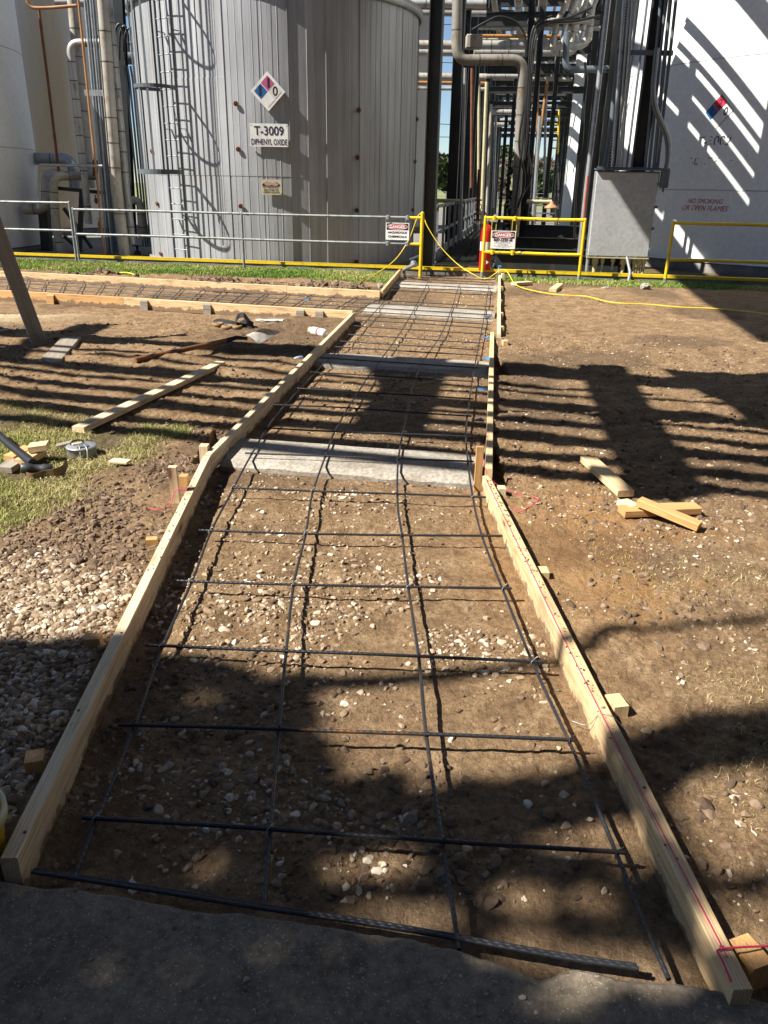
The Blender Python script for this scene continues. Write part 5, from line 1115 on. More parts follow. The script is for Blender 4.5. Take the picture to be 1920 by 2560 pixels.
# black cables
for i, q in enumerate(([(1380, 40), (1345, 55), (1328, 90), (1322, 170), (1312, 300), (1300, 420), (1288, 520)], [(1480, 18), (1420, 45), (1350, 62), (1332, 110), (1324, 200), (1318, 330), (1310, 400)], [(1450, 45), (1380, 52), (1340, 80), (1325, 140), (1313, 250), (1298, 360), (1312, 450), (1295, 520)], [(1180, 75), (1215, 55), (1248, 42), (1290, 55), (1312, 90), (1315, 140)], [(1320, 380), (1328, 440), (1300, 500), (1282, 545)], [(1500, 40), (1440, 52), (1370, 60), (1340, 95), (1330, 180), (1325, 260)])):
    cord('cable', [A_(x, y, 20.3+.1*i) for x, y in q], .028, BLACK, ('first black cable hanging down the middle of the rack', 'black cable sweeping in from the top right beam', 'black cable bulging left of the middle pipe', 'black cable arching over the beige crosspipe', 'short black cable loop beside the middle pipe', 'black cable strung along the first beam')[i], 'cable', 'black cables in the rack')
mb = MB(); mb.ibeam(A_(1333, -60, 21.2), A_(1303, 640, 21.2), .16, .16, .012, up=upq); solo('center_column', mb, STEEL, 'dark column behind the thick beige pipe in the middle of the rack', 'column')
mb = MB(); mb.box(A_(1185, 105, 21.), (.38, .3, .28), bev=.02); solo('junction_box', mb, BEIGE, 'beige junction box by the pipes at the upper left of the rack', 'box')
# clutter along the middle of the walkway
mb = MB()
for k in range(26):
    y = 420+k*6.; x = 1277+rnd.uniform(-10, 8); p = A_(x, y, 21.); M = Matrix.Rotation(rnd.random()*6, 3, 'Y'); mb.lathe(p, [(0, -.05), (.03+.03*rnd.random(), -.04), (.05, 0), (.03, .05), (0, .06)], 8, 0, M)
solo('valve_cluster', mb, BLACK, 'cluster of small dark valves clinging to the middle pipe', 'valves')
vp = thing('standpipe_valve', 'rusty valve and beige elbow standing on the walkway', 'valve', loc=(*RK(6.2, .95, 0)[:2], .2))
c = A_(1193, 545, 22.5); mb = MB(); mb.tube(fillet([c+np.array([-.02, 0, 1.2]), c+np.array([0, 0, .2]), c+np.array([.02, 0, -.05])], .1), .045, 10)
for z in (-.05, .1, .45): mb.lathe(c+np.array([0, 0, z]), [(.045, -.02), (.10, -.02), (.10, .02), (.045, .02)], 14)
mb.lathe(c+np.array([.0, -.1, .28]), [(.08, -.01), (.10, 0), (.08, .01)], 14, 0, Matrix.Rotation(1.5, 3, 'X')); part('valve', mb, RUST, vp)
mb = MB(); c = A_(1193, 562, 22.4); mb.tube(fillet([c+np.array([-.12, 0, .0]), c+np.array([0, 0, .02]), c+np.array([0, 0, -.28])], .1), .075, 12); part('elbow', mb, BEIGE, vp)
# lamps
def lamp(px, py, d, dirx, label):
    c = A_(px, py, d); t = thing('lamp', label, 'lamp', loc=tuple(c)); mb = MB(); mb.lathe(c, [(.05, .12), (.07, .05), (.17, -.02), (.19, -.06), (.16, -.055), (.05, .03)], 20); part('shade', mb, mat_paint('orange_enamel', (.6, .25, .12, 1), .2), t)
    mb = MB(); mb.tube([c+np.array([0, 0, .10]), c+np.array([dirx*.75, 0, .10])], .05, 10); part('arm', mb, CREAM, t)
lamp(1378, 515, 22.4, -1, 'lamp with orange shade on a cream arm at the right of the walkway')
lamp(1088, 512, 21.5, 1, 'lamp with orange shade in the gap beside the first column')
# fire extinguisher
fx = onrail(1213, 640); fx = np.array([fx[0]+.02, fx[1]+.42]); c = np.array([A_(1213, 640, fx[1])[0], fx[1], 0])
fe = thing('fire_extinguisher', 'red fire extinguisher with white band behind the yellow handrail', 'fire extinguisher', loc=(c[0], c[1], .12))
mb = MB(); mb.lathe((c[0], c[1], 0), [(0, .14), (.105, .14), (.115, .16), (.115, .84), (.10, .90), (.06, .95), (.035, .97), (0, .975)], 28); part('cylinder', mb, REDP, fe)
mb = MB(); mb.lathe((c[0], c[1], 0), [(.1165, .50), (.1165, .66)], 28); part('band', mb, SIGNW, fe)
mb = MB(); mb.lathe((c[0], c[1], 0), [(.03, .96), (.03, 1.02), (.045, 1.03), (.02, 1.06), (0, 1.06)], 12); mb.bar((c[0]-.02, c[1], 1.05), (c[0]+.12, c[1], 1.10), .02, .015); mb.bar((c[0]-.02, c[1], 1.03), (c[0]+.10, c[1], 1.02), .02, .015); part('valve', mb, GALV, fe)
mb = MB(); mb.tube(smooth_path([(c[0]+.03, c[1], 1.03), (c[0]-.08, c[1]-.05, 1.0), (c[0]-.13, c[1]-.03, .8), (c[0]-.12, c[1]-.02, .5)], 6), .012, 8); part('hose', mb, BLACK, fe)
mb = MB(); mb.add([(c[0]+.01, c[1]-.118, .25), (c[0]+.06, c[1]-.118, .29), (c[0]+.01, c[1]-.118, .33)], [(0, 1, 2)]); part('arrow_mark', mb, SIGNW, fe)
cord('hose', [A_(1200, 575, 16.6), A_(1185, 590, 16.8), A_(1177, 615, 17.), A_(1170, 628, 17.), A_(1165, 642, 17.1)], .018, BLACK, 'black hose end hanging over the walkway left of the extinguisher', 'hose')
# hydrant fitting at the foot of the gate post
hf = thing('hose_fitting', 'grey pipe fitting bent over the curb beside the yellow gate post', 'fitting', loc=(*G(1020, 690, 0)[:2], .05))
mb = MB(); mb.tube(fillet([G(1012, 692, .0), G(1008, 676, .12), G(1022, 668, .22), G(1040, 660, .30)], .12), .035, 12); part('pipe', mb, GALV, hf)
mb = MB(); c = np.array(G(1034, 660, .26)); mb.lathe(c, [(0, -.06), (.06, -.05), (.07, 0), (.05, .06), (0, .07)], 12); mb.bar(c+np.array([-.08, 0, .08]), c+np.array([.1, 0, .15]), .04, .03); part('coupling', mb, STEELB, hf)

# ---------------------------------------------------------------- electrical cabinet and conduits on the right
CD = 15.72
q = [A_(1491, 428, CD), A_(1650, 428, CD), A_(1620, 646, CD), A_(1469, 640, CD)]
cc = sum(q)/4; Wc = .5*(np.linalg.norm(q[1]-q[0])+np.linalg.norm(q[2]-q[3])); Hc = q[0][2]*.5+q[1][2]*.5-(q[2][2]+q[3][2])/2
cb = thing('electrical_cabinet', 'large mottled grey electrical cabinet mounted on the rack in front of the white tank', 'cabinet', loc=(cc[0], cc[1], cc[2]-Hc/2))
yaw = math.radians(-4); Mz = Matrix.Rotation(yaw, 3, 'Z'); cl = lambda u, v, w_: Vector([float(x) for x in cc])+Mz@Vector((u, v, w_))
mb = MB(); mb.box(cl(0, .105, 0), (Wc, .17, Hc), Mz, bev=.012); part('body', mb, GALV, cb)
mb = MB(); mb.box(cl(0, .012, 0), (Wc-.03, .03, Hc-.03), Mz, bev=.012); part('door', mb, CAB, cb)
mb = MB(); mb.box(cl(0, .04, Hc/2+.03), (Wc+.03, .22, .02), Mz); mb.tube([cl(-Wc/2, -.02, Hc/2+.055), cl(Wc/2, -.02, Hc/2+.055)], .012, 8); part('drip_hood', mb, STEELB, cb)
mb = MB(); mb.box(cl(0, .03, -Hc/2-.012), (Wc, .10, .02), Mz); part('bottom_flange', mb, CREAM, cb)
for u, w_ in ((-.36, .5), (0, .5), (.36, .5), (.5, .36), (.5, .1), (.5, -.15), (.5, -.4), (-.36, -.5), (0, -.5), (.3, -.5)):
    mb = MB(); mb.box(cl(u*Wc, -.008, w_*Hc), (.06, .02, .05), Mz, bev=.006); part('clamp', mb, STEELB, cb)
k_ = 0
for u, r, ln, mt in ((-.46, .03, .75, GALV), (-.34, .05, .35, CREAM), (-.22, .03, .28, CREAM), (-.05, .035, .22, GALV), (.12, .05, .33, CREAM), (.22, .028, .30, GALV), (.30, .04, .28, CREAM), (.38, .045, .36, CREAM), (.45, .04, .30, CREAM)):
    mb = MB(); p = cl(u*Wc, .10, -Hc/2-.02); mb.tube([p, p-Vector((0, 0, ln*.35))], r*1.25, 10); mb.tube([p-Vector((0, 0, ln*.3)), p-Vector((0, 0, ln))], r*.8, 10); part('conduit_fitting', mb, mt, cb); k_ += 1
pipe([cl(.15*Wc, .0, -Hc/2), cl(.17*Wc, -.35, -Hc/2-.25), (cl(.10*Wc, -.55, 0).x, cl(0, -.60, 0).y, -.05)], .025, GALV, 'grey conduit dropping from the cabinet over the curb into the grass', 'conduit', band=0)
# conduits up from the cabinet, right of the first right column
for i, (xb, xt, r) in enumerate(((1612, 1652, .028), (1622, 1664, .028), (1634, 1676, .035), (1643, 1690, .03), (1530, 1560, .03), (1541, 1573, .02), (1552, 1582, .03))):
    pipe([A_(xt+8, -60, CD+.15), A_(xt, 0, CD+.15), A_(xb, 426, CD+.15)], r, STEELB if i < 4 else GALV, ('first', 'second', 'third', 'outermost', 'inner left', 'thin left', 'left')[i]+' conduit rising from the cabinet top', 'conduit', 'conduit', 'conduits above the cabinet', band=0, n=10)
for i, o_ in enumerate((0, 12)):
    pipe([A_(1640+o_*.4, 120, CD), A_(1630+o_*.3, 225, CD), A_(1634+o_*.5, 270, CD), A_(1668+o_*.6, 350, CD), A_(1668+o_*.3, 400, CD), A_(1662+o_*.2, 430, CD)], .032, GALV if i else STEELB, ('left', 'right')[i]+' strand of the bent conduit pair beside the cabinet', 'conduit', 'conduit', 'bent conduits by the cabinet', band=0, bend=.25)
mb = MB(); p = A_(1662, 445, CD); mb.box(p, (.14, .14, .34), bev=.02); mb.tube([p-np.array([0, 0, .17]), p-np.array([0, 0, .24])], .02, 8); solo('conduit_box', mb, STEELB, 'small dark conduit body at the end of the bent pair', 'fitting')
mb = MB(); mb.bar(A_(1540, 131, CD+.2), A_(1682, 133, CD+.2), .05, .08); solo('strut_channel', mb, STEELB, 'horizontal strut channel crossing the conduits high on the right', 'bracket')
# galvanised conduits and cable ladder between right columns
pipe([A_(1525, -40, 16.6), A_(1500, 180, 16.6), A_(1466, 470, 16.6), A_(1448, 640, 16.6)], .05, GALV, 'thick galvanised conduit rising right of the rack opening', 'conduit', band=0, n=12)
pipe([A_(1560, -40, 17.2), A_(1530, 300, 17.2), A_(1510, 425, 17.2)], .05, STEELB, 'dark conduit beside the cable ladder', 'conduit', band=0)
cl2 = thing('cable_ladder', 'narrow upright cable ladder with many rungs right of the rack opening', 'cable ladder', loc=tuple(A_(1530, 470, 17.4)))
for o_ in (0, 10):
    mb = MB(); mb.bar(A_(1563+o_, -40, 17.4), A_(1519+o_, 425, 17.4), .02, .05); part('side_rail', mb, STEELB, cl2)
mb = MB()
for k in range(60):
    u = k/60; y = -40+465*u; x = 1563-44*u; mb.bar(A_(x, y, 17.4), A_(x+10, y, 17.4), .02, .02)
part('rungs', mb, GALV, cl2)
cord('cable', [A_(1462, 155, 20), A_(1466, 200, 20), A_(1460, 260, 20), A_(1455, 350, 20), A_(1440, 470, 20), A_(1436, 600, 20)], .03, BLACK, 'black cable hanging between the right columns', 'cable')
pipe([A_(1470, 440, 15.9), A_(1458, 560, 15.9), A_(1450, 650, 15.9)], .02, REDPIPE, 'thin red pipe beside the cabinet', 'pipe', band=0)

# ---------------------------------------------------------------- piping between the left tanks
LD = 20.
pipe([A_(176, -60, LD+2), A_(181, 0, LD+2), A_(225, 470, LD+2)], .125, BEIGE, 'brown shaded insulated riser left of the steel column', 'riser_pipe', band=.62)
pipe([A_(260, 107, LD), A_(174, 107, LD), A_(214, 470, LD), A_(222, 560, LD)], .085, BEIGE2, 'pale banded riser with an elbow at its top', 'riser_pipe', band=.42, bend=.22)
pipe([A_(250, -60, LD-.8), A_(256, 0, LD-.8), A_(272, 230, LD-.8), A_(292, 480, LD-.8), A_(312, 640, LD-.8)], .13, BEIGE, 'thick beige riser just left of the ribbed tank', 'riser_pipe', band=.62)
pipe([A_(262, -60, LD-.6), A_(271, 0, LD-.6), A_(317, 480, LD-.6), A_(332, 610, LD-.6)], .085, BEIGE2, 'silver riser with dark bands next to the ribbed tank', 'riser_pipe', band=.42)
pipe([A_(190, -60, LD-1), A_(196, 0, LD-1), A_(234, 370, LD-1), A_(246, 480, LD-1), A_(252, 560, LD-1), A_(264, 650, LD-1)], .026, ORANGE, 'thin orange riser in front of the left pipes', 'riser_pipe', band=0)
pipe([A_(60, -40, LD), A_(72, 20, LD), A_(120, 20, LD), A_(192, 14, LD)], .035, ORANGE, 'orange brown pipe across the top left', 'pipe', band=0, bend=.15)
pipe([A_(97, 22, LD), A_(122, 220, LD), A_(147, 430, LD)], .03, RUST, 'thin rust red pipe down the stained tank', 'pipe', band=0)
pipe([A_(140, 5, LD+3), A_(220, 5, LD+3)], .11, BEIGE2, 'short grey pipe at the top left edge', 'pipe', band=.5)
for i, (xt, xb, r) in enumerate(((212, 268, .028), (219, 275, .028), (226, 281, .022), (233, 286, .028))):
    pipe([A_(xt-8, -60, LD-.4), A_(xt, 0, LD-.4), A_(xb, 640, LD-.4)], r, STEELB if i % 2 else GALV, ('leftmost', 'second from left', 'third from left', 'rightmost')[i]+' conduit of the bundle beside the thick beige riser', 'conduit', 'conduit', 'conduit bundle at left', band=0, n=8)
for i, (xt, xb) in enumerate(((300, 365), (308, 372), (316, 378), (324, 384))):
    pipe([A_(xt+10, 165, LD+2.4), A_(xt+16, 200, LD+2.4), A_(xb-5, 640, LD+2.4)], .028, STEELB, ('leftmost', 'second', 'third', 'rightmost')[i]+' dark conduit tight against the ribbed tank edge', 'conduit', 'conduit', 'dark conduits by the tank', band=0, n=8)
mb = MB(); mb.ibeam(A_(238, -60, LD+.3), A_(292, 640, LD+.3), .2, .2, .014); solo('steel_column', mb, STEELB, 'blue grey steel column between the left tanks', 'column')
mb = MB(); mb.ibeam(A_(292, -60, LD+6), A_(330, 640, LD+6), .3, .3, .014); solo('steel_column', mb, STEEL, 'dark steel column deep between the left tanks', 'column')
mb = MB(); mb.bar(A_(212, 232, LD-.7), A_(300, 234, LD-.7), .06, .12); solo('pipe_bracket', mb, GALV, 'galvanised bracket crossing the left risers', 'bracket')
pipe([A_(95, 520, LD-1), A_(97, 412, LD-1), A_(256, 415, LD-1)], .03, GALV, 'thin pale pipe frame above the elbows', 'pipe', band=0, bend=.06)
pipe([A_(76, 396, LD+1.5), A_(182, 398, LD+1.5), A_(188, 470, LD+1.5)], .14, GALV, 'grey pipe with a wide elbow coming from the left tank', 'pipe', band=.6, bend=.3)
pipe([A_(60, 522, LD), A_(116, 522, LD), A_(116, 438, LD+.1), A_(150, 437, LD+1)], .13, BEIGE, 'beige double elbow pipe left of the handrail post', 'pipe', band=.5, bend=.26)
pipe([A_(238, 439, LD+.6), A_(131, 440, LD-.4), A_(140, 560, LD-.4), A_(156, 650, LD-.4)], .10, BEIGE, 'beige pipe bending down beside the double elbow', 'pipe', band=.45, bend=.24)
pipe([A_(325, 500, LD), A_(350, 503, LD), A_(356, 600, LD)], .09, BEIGE, 'small beige elbow at the foot of the ribbed tank', 'pipe', band=.3, bend=.15)
pipe([A_(238, 440, LD+.2), A_(238, 400, LD+.2)], .06, RUST, 'rusty nozzle ending the beige pipe', 'pipe', band=0)
mb = MB(); mb.bar(A_(140, 470, LD+.5), A_(262, 482, LD+.5), .2, .08); mb.bar(A_(205, 475, LD+.5), A_(198, 650, LD+.5), .1, .1); mb.bar(A_(110, 520, LD+.5), A_(120, 650, LD+.5), .22, .22); mb.bar(A_(160, 520, LD+.5), A_(230, 620, LD+.5), .08, .08); mb.bar(A_(160, 590, LD+.5), A_(230, 650, LD+.5), .08, .08)
solo('pipe_support', mb, STEEL, 'dark steel support frame under the left pipes', 'support')
for k, (x, y, r) in enumerate(((300, 600, .12), (320, 560, .10), (345, 640, .14), (250, 560, .07), (240, 500, .06))):
    p = A_(x, y, LD-.2); mb = MB(); mb.lathe(p, [(0, -r*1.4), (r*.5, -r*1.3), (r*.5, -r*.6), (r, -r*.5), (r, -r*.3), (r*.6, -r*.2), (r*.7, .0), (r*.6, r*.6), (r*.2, r), (r*.2, r*1.6), (r*.9, r*1.65), (r*.9, r*1.75), (0, r*1.8)], 14)
    solo('valve', mb, BLACK if k < 3 else REDPIPE, ('dark valve beside the silver riser foot', 'dark valve below the small beige elbow', 'dark valve low against the ribbed tank', 'faded red valve on the orange riser', 'red handled valve above the handrail')[k], 'valve')
for i, (y, r, mt) in enumerate(((10, .05, ORANGE), (30, .09, GALV), (105, .06, CREAM), (140, .2, STEELB))):
    pipe([A_(275, y, LD+7), A_(345, y+4, LD+7)], r, mt, ('orange', 'grey', 'cream', 'fat dark')[i]+' short pipe in the gap left of the ribbed tank', 'crosspipe', 'pipe', 'short pipes in the left gap', band=0, n=10)
for i in range(3):
    x = 286+i*12; cord('cable', [A_(x, 150, LD+5), A_(x+2, 80+i*5, LD+5), A_(x+14, 60+i*5, LD+5), A_(x+22, 90, LD+5), A_(x+24, 130, LD+5)], .035, BLACK, ('left', 'middle', 'right')[i]+' cable loop in the gap left of the ribbed tank', 'cable', 'cable loops at left')

# ---------------------------------------------------------------- overhead structures outside the frame that cast the striped shadows
OH = 5.2
ou = thing('pipe_bridge', 'overhead pipe bridge above the yard, outside the picture', 'pipe bridge')
dU = np.array([.968, -.25]); dV = np.array([.14, .99])
def ohp(u, Y):  # ground point with given Y at x=1.5, distance u along the stripes
    p = np.array([1.5, Y, 0.]); p[:2] += dU*u; return p
for (y1, y0) in ((7.42, 6.98), (6.63, 6.53), (6.38, 6.30), (6.07, 5.80), (5.71, 5.62), (5.41, 5.26), (5.08, 4.86), (4.68, 4.51), (4.37, 4.20)):
    a = lift(ohp(-11, (y0+y1)/2), OH); b = lift(ohp(8, (y0+y1)/2), OH); r = (y1-y0)/2.12
    mb = MB(); mb.tube([a, b], r, 16); part('pipe', mb, BEIGE, ou)
def ohbeam(u, Y0, Y1, wd, z=OH+.35):
    a = lift(ohp(u, Y0), z); b = lift(ohp(u, Y0)+np.append(dV*(Y1-Y0), 0), z); mb = MB(); mb.ibeam(a, b, wd, .2); part('beam', mb, STEEL, ou)
ohbeam(.12, 4.05, 7.6, .30); ohbeam(-1.55, 4.9, 7.6, .40); ohbeam(-5.6, 4.0, 8., .3); ohbeam(4.5, 4., 8., .3)
def deck(quad, z, name='deck_plate'):
    P = [lift(np.array([x, y, 0.]), z) for x, y in quad]; mb = MB(); n = len(P); mb.add([tuple(p) for p in P]+[(p[0], p[1], p[2]+.05) for p in P], [tuple(range(n))[::-1], tuple(range(n, 2*n))]+[(i, (i+1) % n, n+(i+1) % n, n+i) for i in range(n)]); part(name, mb, STEEL, ou)
deck([(2.65, 7.45), (6.5, 6.9), (6.0, 4.9), (2.75, 5.45)], OH+.6); deck([(-.25, 7.6), (.45, 7.4), (.38, 6.5), (-.05, 6.6)], OH+.6)
for u in (-11, 8):
    for Y in (4.0, 7.8):
        p = lift(ohp(u, Y), OH); mb = MB(); mb.ibeam((p[0], p[1], -.05), (p[0], p[1], OH+.5), .2, .2); part('column', mb, STEEL, ou)
# tall structure whose shadow falls across the right end of the curb
HH = 9.5
tr_ = thing('tower_platform', 'tall steel platform high above the tank yard, outside the picture', 'platform')
P = [lift(np.array([x, y, 0.]), HH) for x, y in ((5.75, 16.9), (4.28, 9.03), (11., 8.3), (12.5, 16.2))]
mb = MB(); mb.add([tuple(p) for p in P]+[(p[0], p[1], p[2]+.15) for p in P], [(0, 1, 2, 3)[::-1], (4, 5, 6, 7), (0, 4, 5, 1), (1, 5, 6, 2), (2, 6, 7, 3), (3, 7, 4, 0)]); part('deck', mb, STEEL, tr_)


BLD = mat_paint('dark_sky_block_wall', (.05, .05, .052, 1), .2, 1., .8)  # kept dark so the added buildings bounce little light
def bldg(x0, x1, y0, y1, H, label):  # unseen buildings added to cut the sky light reaching the shaded ground
    t = thing('sky_block_building', label, 'building', loc=((x0+x1)/2, (y0+y1)/2, 0)); mb = MB(); mb.box(((x0+x1)/2, (y0+y1)/2, H/2-.1), (x1-x0, y1-y0, H)); part('wall', mb, BLD, t)
    mb = MB(); mb.box(((x0+x1)/2, (y0+y1)/2, H+.05), (x1-x0+.6, y1-y0+.6, .2)); part('roof', mb, BLD, t)
bldg(-16, 16, -22, -7.5, 11., 'added dark building behind the camera blocking sky light, outside the picture'); bldg(11.5, 24, -6, 12.5, 12., 'added dark building right of the yard blocking sky light, outside the picture')
# ---------------------------------------------------------------- shade tree behind and left of the camera, outside the frame
tot = [(-900, 1650), (0, 1632), (266, 1609), (400, 1628), (509, 1634), (637, 1680), (700, 1690), (785, 1700), (775, 1760), (781, 1800), (800, 1860), (822, 1904), (868, 1933), (960, 1920), (1018, 1962), (1099, 1953), (1249, 1942), (1365, 1924), (1469, 1908), (1515, 1893), (1580, 1860), (1620, 1850), (1713, 1817), (1800, 1805), (1920, 1788), (2700, 1700), (2900, 2700), (3600, 4000), (-1500, 4000), (-1200, 2000)]
lits = [[(1284, 2083), (1394, 2069), (1481, 2057), (1562, 2043), (1602, 2089), (1654, 2200), (1600, 2190), (1539, 2124), (1458, 2124), (1365, 2107)],
        [(1200, 2340), (1300, 2325), (1420, 2360), (1560, 2360), (1740, 2400), (1800, 2470), (1700, 2510), (1500, 2490), (1350, 2450), (1210, 2395)],
        [(1690, 2010), (1800, 1955), (1870, 1940), (1990, 1940), (1990, 2200), (1850, 2225), (1800, 2190), (1740, 2120)], [(1780, 2290), (1990, 2240), (1990, 2430), (1900, 2430), (1830, 2390)]]
ells = [(1301, 2240, 90, 44), (1481, 2240, 62, 36), (985, 2155, 85, 38), (1040, 2290, 115, 50), (868, 2172, 95, 24), (930, 2290, 70, 50), (1150, 2100, 0, 0)]
def pip(x, y, poly):
    x = np.asarray(x); y = np.asarray(y); c = np.zeros(x.shape, bool); n = len(poly); j = n-1
    for i in range(n):
        xi, yi = poly[i]; xj, yj = poly[j]; k = ((yi > y) != (yj > y)) & (x < (xj-xi)*(y-yi)/((yj-yi) or 1e-9)+xi); c ^= k; j = i
    return c
gp = lambda L: [tuple(G(x, y)[:2]) for x, y in L]
totg = gp([p for p in tot if p[1] < 2600])
# close the shade region in world space behind the camera
totg = [tuple(G(x, y)[:2]) for x, y in tot[:26]]+[(3.2, -2.5), (-4., -2.5), (-3.6, 2.2)]
litg = [gp(L) for L in lits]; elg = []
for (cx, cy, rx, ry) in ells:
    if rx: elg.append(gp([(cx+rx*math.cos(a), cy+ry*math.sin(a)) for a in np.linspace(0, 6.28, 16)]))
def leaves_for(shade_pts, zlo, zhi, size):
    n = len(shade_pts); z = zlo+(zhi-zlo)*nr.rand(n); k = z/math.tan(SUN_EL); P = np.stack([shade_pts[:, 0]-SD[0]*k, shade_pts[:, 1]-SD[1]*k, z], 1)
    a = nr.randn(n, 3); a /= np.linalg.norm(a, axis=1, keepdims=True); b = np.cross(a, nr.randn(n, 3)); b /= np.linalg.norm(b, axis=1, keepdims=True); s_ = size*(.6+.8*nr.rand(n))[:, None]
    V = np.stack([P-a*s_, P+b*s_*.6, P+a*s_, P-b*s_*.6], 1).reshape(-1, 3); return V, np.arange(n*4).reshape(-1, 4), np.repeat(nr.rand(n), 4)
Xs = -4+7.6*nr.rand(110000); Ys = -2.6+5.6*nr.rand(110000)
ok = pip(Xs, Ys, totg)
for L in litg+elg: ok &= ~pip(Xs, Ys, L)
pts = np.stack([Xs[ok], Ys[ok]], 1)
# margin: pull points slightly inside by testing displaced copies
mg = .010
for dx, dy in ((mg, 0), (-mg, 0), (0, mg), (0, -mg)):
    k = pip(pts[:, 0]+dx, pts[:, 1]+dy, totg)
    for L in litg+elg: k &= ~pip(pts[:, 0]+dx, pts[:, 1]+dy, L)
    pts = pts[k]
oak = thing('shade_tree', 'broad evergreen tree behind the camera, outside the picture', 'tree', loc=(-9., -3.5, 0))
V, Fa, sh_ = leaves_for(pts, 5.5, 8.2, .055); V = V-np.array([-9, -3.5, 0]); link('crown', npmesh('crown', V, Fa, LEAF, dict(shade=sh_), False, 4), oak)
mb = MB(); mb.tube([(-9, -3.5, -.1), (-8.9, -3.4, 2), (-8.5, -3., 5), (-7.8, -2.4, 7)], [.32, .26, .2, .12], 14); part('trunk', mb, BARK, oak)
for tgt in ((-6, 0, 6.5), (-4.5, -2.2, 6.8), (-6.5, -3.5, 7.2), (-8, .5, 6.6)):
    mb = MB(); mb.tube(smooth_path([(-8.6, -3.1, 4.5), ((-8.6+tgt[0])/2, (-3.1+tgt[1])/2, 6.2), tgt], 5), [.11-.006*i for i in range(11)], 8); part('limb', mb, BARK, oak)
# long bough whose shadow crosses the form and the right ground
bw = [(700, 1685), (790, 1695), (960, 1692), (1120, 1680), (1340, 1655), (1481, 1640), (1539, 1600), (1654, 1592), (1920, 1568), (2200, 1540)]
bp = [lift(np.array([*G(x, y)[:2], 0]), 6.4) for x, y in bw]; rr = [.05, .05, .045, .04, .032, .036, .036, .024, .026, .025]
sp = smooth_path(bp, 4); mb = MB(); mb.tube(sp, list(np.interp(np.arange(len(sp)), np.arange(len(bw))*4, rr)), 10); part('limb', mb, BARK, oak)

# ---------------------------------------------------------------- far background
def far_tree(px, ybase, ytop, d, wpx, label, mat, n=2600, leaf=.4, bare=False):
    b = A_(px, ybase, d); tp = A_(px, ytop, d); H = tp[2]; W = wpx*d/2000.
    t = thing('tree', label, 'tree', 'trees beyond the field', loc=(b[0], b[1], -.05)); lobes = [(rnd.gauss(0, .28)*W, rnd.gauss(0, .25)*W, H*(.45+.42*rnd.random()), W*(.2+.16*rnd.random())) for _ in range(11)]
    P = []
    for (lx, ly, lz, lr) in lobes:
        m_ = n//11; q = nr.randn(m_, 3); q /= np.linalg.norm(q, axis=1, keepdims=True); q *= (lr*(.55+.5*nr.rand(m_, 1))); q[:, 2] *= .8; P.append(q+np.array([lx, ly, lz]))
    P = np.concatenate(P); P = P[P[:, 2] > H*.12]; n_ = len(P); a = nr.randn(n_, 3); a /= np.linalg.norm(a, axis=1, keepdims=True); c_ = np.cross(a, nr.randn(n_, 3)); c_ /= np.linalg.norm(c_, axis=1, keepdims=True)
    s1 = leaf*(.5+nr.rand(n_, 1)); s2 = s1*(.12 if bare else .6); V = np.stack([P-a*s1, P+c_*s2, P+a*s1, P-c_*s2], 1).reshape(-1, 3)
    link('crown', npmesh('crown', V, np.arange(n_*4).reshape(-1, 4), mat, dict(shade=np.repeat(nr.rand(n_), 4)), False, 4), t)
    mb = MB(); mb.tube([(b[0], b[1], -.1), (b[0], b[1], H*.35), (b[0]+.2, b[1], H*.6)], [H*.035, H*.028, H*.012], 8); part('trunk', mb, BARK, t)
for (px_, yt, d, wp, lb, mt, br) in ((1085, 372, 95, 60, 'dark evergreen tree in the gap beside the first column', LEAF, False), (1130, 430, 100, 60, 'lower bushy tree right of the gap evergreen', LEAF, False), (1180, 440, 105, 60, 'bare brown tree behind the left rack columns', TWIG, True), (1235, 368, 110, 60, 'rounded green tree left of the middle pipe', LEAF, False), (1272, 362, 112, 60, 'dark tree directly behind the middle pipe', LEAF, False), (1275, 400, 95, 70, 'bare thicket tree in front of the green ones', TWIG, True), (1325, 378, 112, 60, 'pale leafless tree right of the middle pipe', TWIG, True), (1345, 430, 100, 60, 'olive bush right of the middle pipe', LEAF, False), (1400, 400, 110, 70, 'leafless tree behind the right columns', TWIG, True), (1230, 445, 88, 60, 'low brown bush left of the yellow house', TWIG, True), (1450, 410, 115, 80, 'dark tree behind the rightmost columns', LEAF, False)):
    far_tree(px_, 500, yt, d, wp, lb, mt, 3200, .45, br)
hs = thing('house', 'small pale yellow house with grey gable roof among the far trees', 'house', loc=tuple(A_(1253, 505, 93)))
hc = A_(1253, 455, 93); mb = MB(); hx, hy = hc[0], 93.
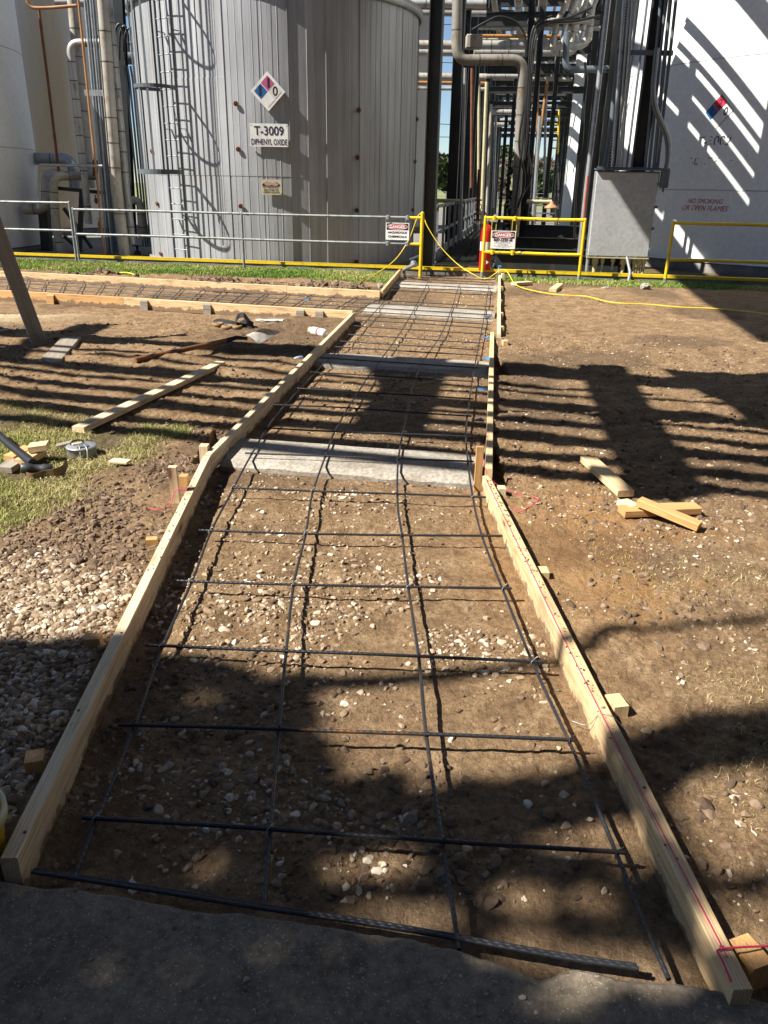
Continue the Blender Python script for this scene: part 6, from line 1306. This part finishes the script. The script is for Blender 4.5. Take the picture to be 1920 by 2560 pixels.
mb.add([(hx-1.6, hy, 0), (hx+1.6, hy, 0), (hx+1.6, hy, 2.6), (hx, hy, 4.0), (hx-1.6, hy, 2.6), (hx-1.6, hy+6, 0), (hx+1.6, hy+6, 0), (hx+1.6, hy+6, 2.6), (hx, hy+6, 4.), (hx-1.6, hy+6, 2.6)], [(0, 1, 2, 3, 4), (5, 9, 8, 7, 6), (0, 4, 9, 5), (1, 6, 7, 2)]); part('wall', mb, CREAM, hs)
mb = MB(); mb.bar((hx-.95, hy+3, 3.35), (hx-.95, hy+3.01, 3.35), .1, .1)
for s_ in (-1, 1): mb.add([(hx, hy-.3, 4.12), (hx+s_*1.9, hy-.3, 2.45), (hx+s_*1.9, hy+6.3, 2.45), (hx, hy+6.3, 4.12), (hx, hy-.3, 4.02), (hx+s_*1.9, hy-.3, 2.35), (hx+s_*1.9, hy+6.3, 2.35), (hx, hy+6.3, 4.02)], [(0, 1, 2, 3), (4, 7, 6, 5), (0, 4, 5, 1), (1, 5, 6, 2), (3, 2, 6, 7)])
part('roof', mb, GALV, hs)
ff = thing('fence', 'low wire fence across the far field', 'fence', loc=(0, 78, 0))
for k in range(14): mb = MB(); mb.tube([(6+k*1.6-4, 78, -.1), (6+k*1.6-4, 78, 1.3)], .05, 6); part('post', mb, GREYRAIL, ff)
mb = MB()
for z in (.5, .9, 1.25): mb.tube([(1, 78, z), (24, 78, z)], .025, 5)
part('rail', mb, GREYRAIL, ff)
for i, (x, y0) in enumerate(((1236, 320), (1267, 318))):
    mb = MB(); b = A_(x, 505, 70.); tp = A_(x, y0-60, 70.); mb.tube([(b[0], 70, -.1), (b[0], 70, tp[2])], [.09, .05], 8); solo('utility_pole', mb, GREYRAIL, ('slim grey pole in the field left of the middle pipe', 'slim grey pole in the field just behind the middle pipe')[i], 'pole', 'slim poles in the field')
for i, (x0, y0, x1, y1) in enumerate(((900, 62, 1700, 40), (900, 148, 1700, 160), (900, 300, 1700, 320), (900, 340, 1700, 330))):
    mb = MB(); mb.tube(smooth_path([A_(x0, y0, 120), A_((x0+x1)/2, (y0+y1)/2+8, 120), A_(x1, y1, 120)], 8), .045, 5); solo('power_line', mb, BLACK, ('highest', 'second highest', 'second lowest', 'lowest')[i]+' power line crossing the sky behind the rack', 'power line', 'power lines')
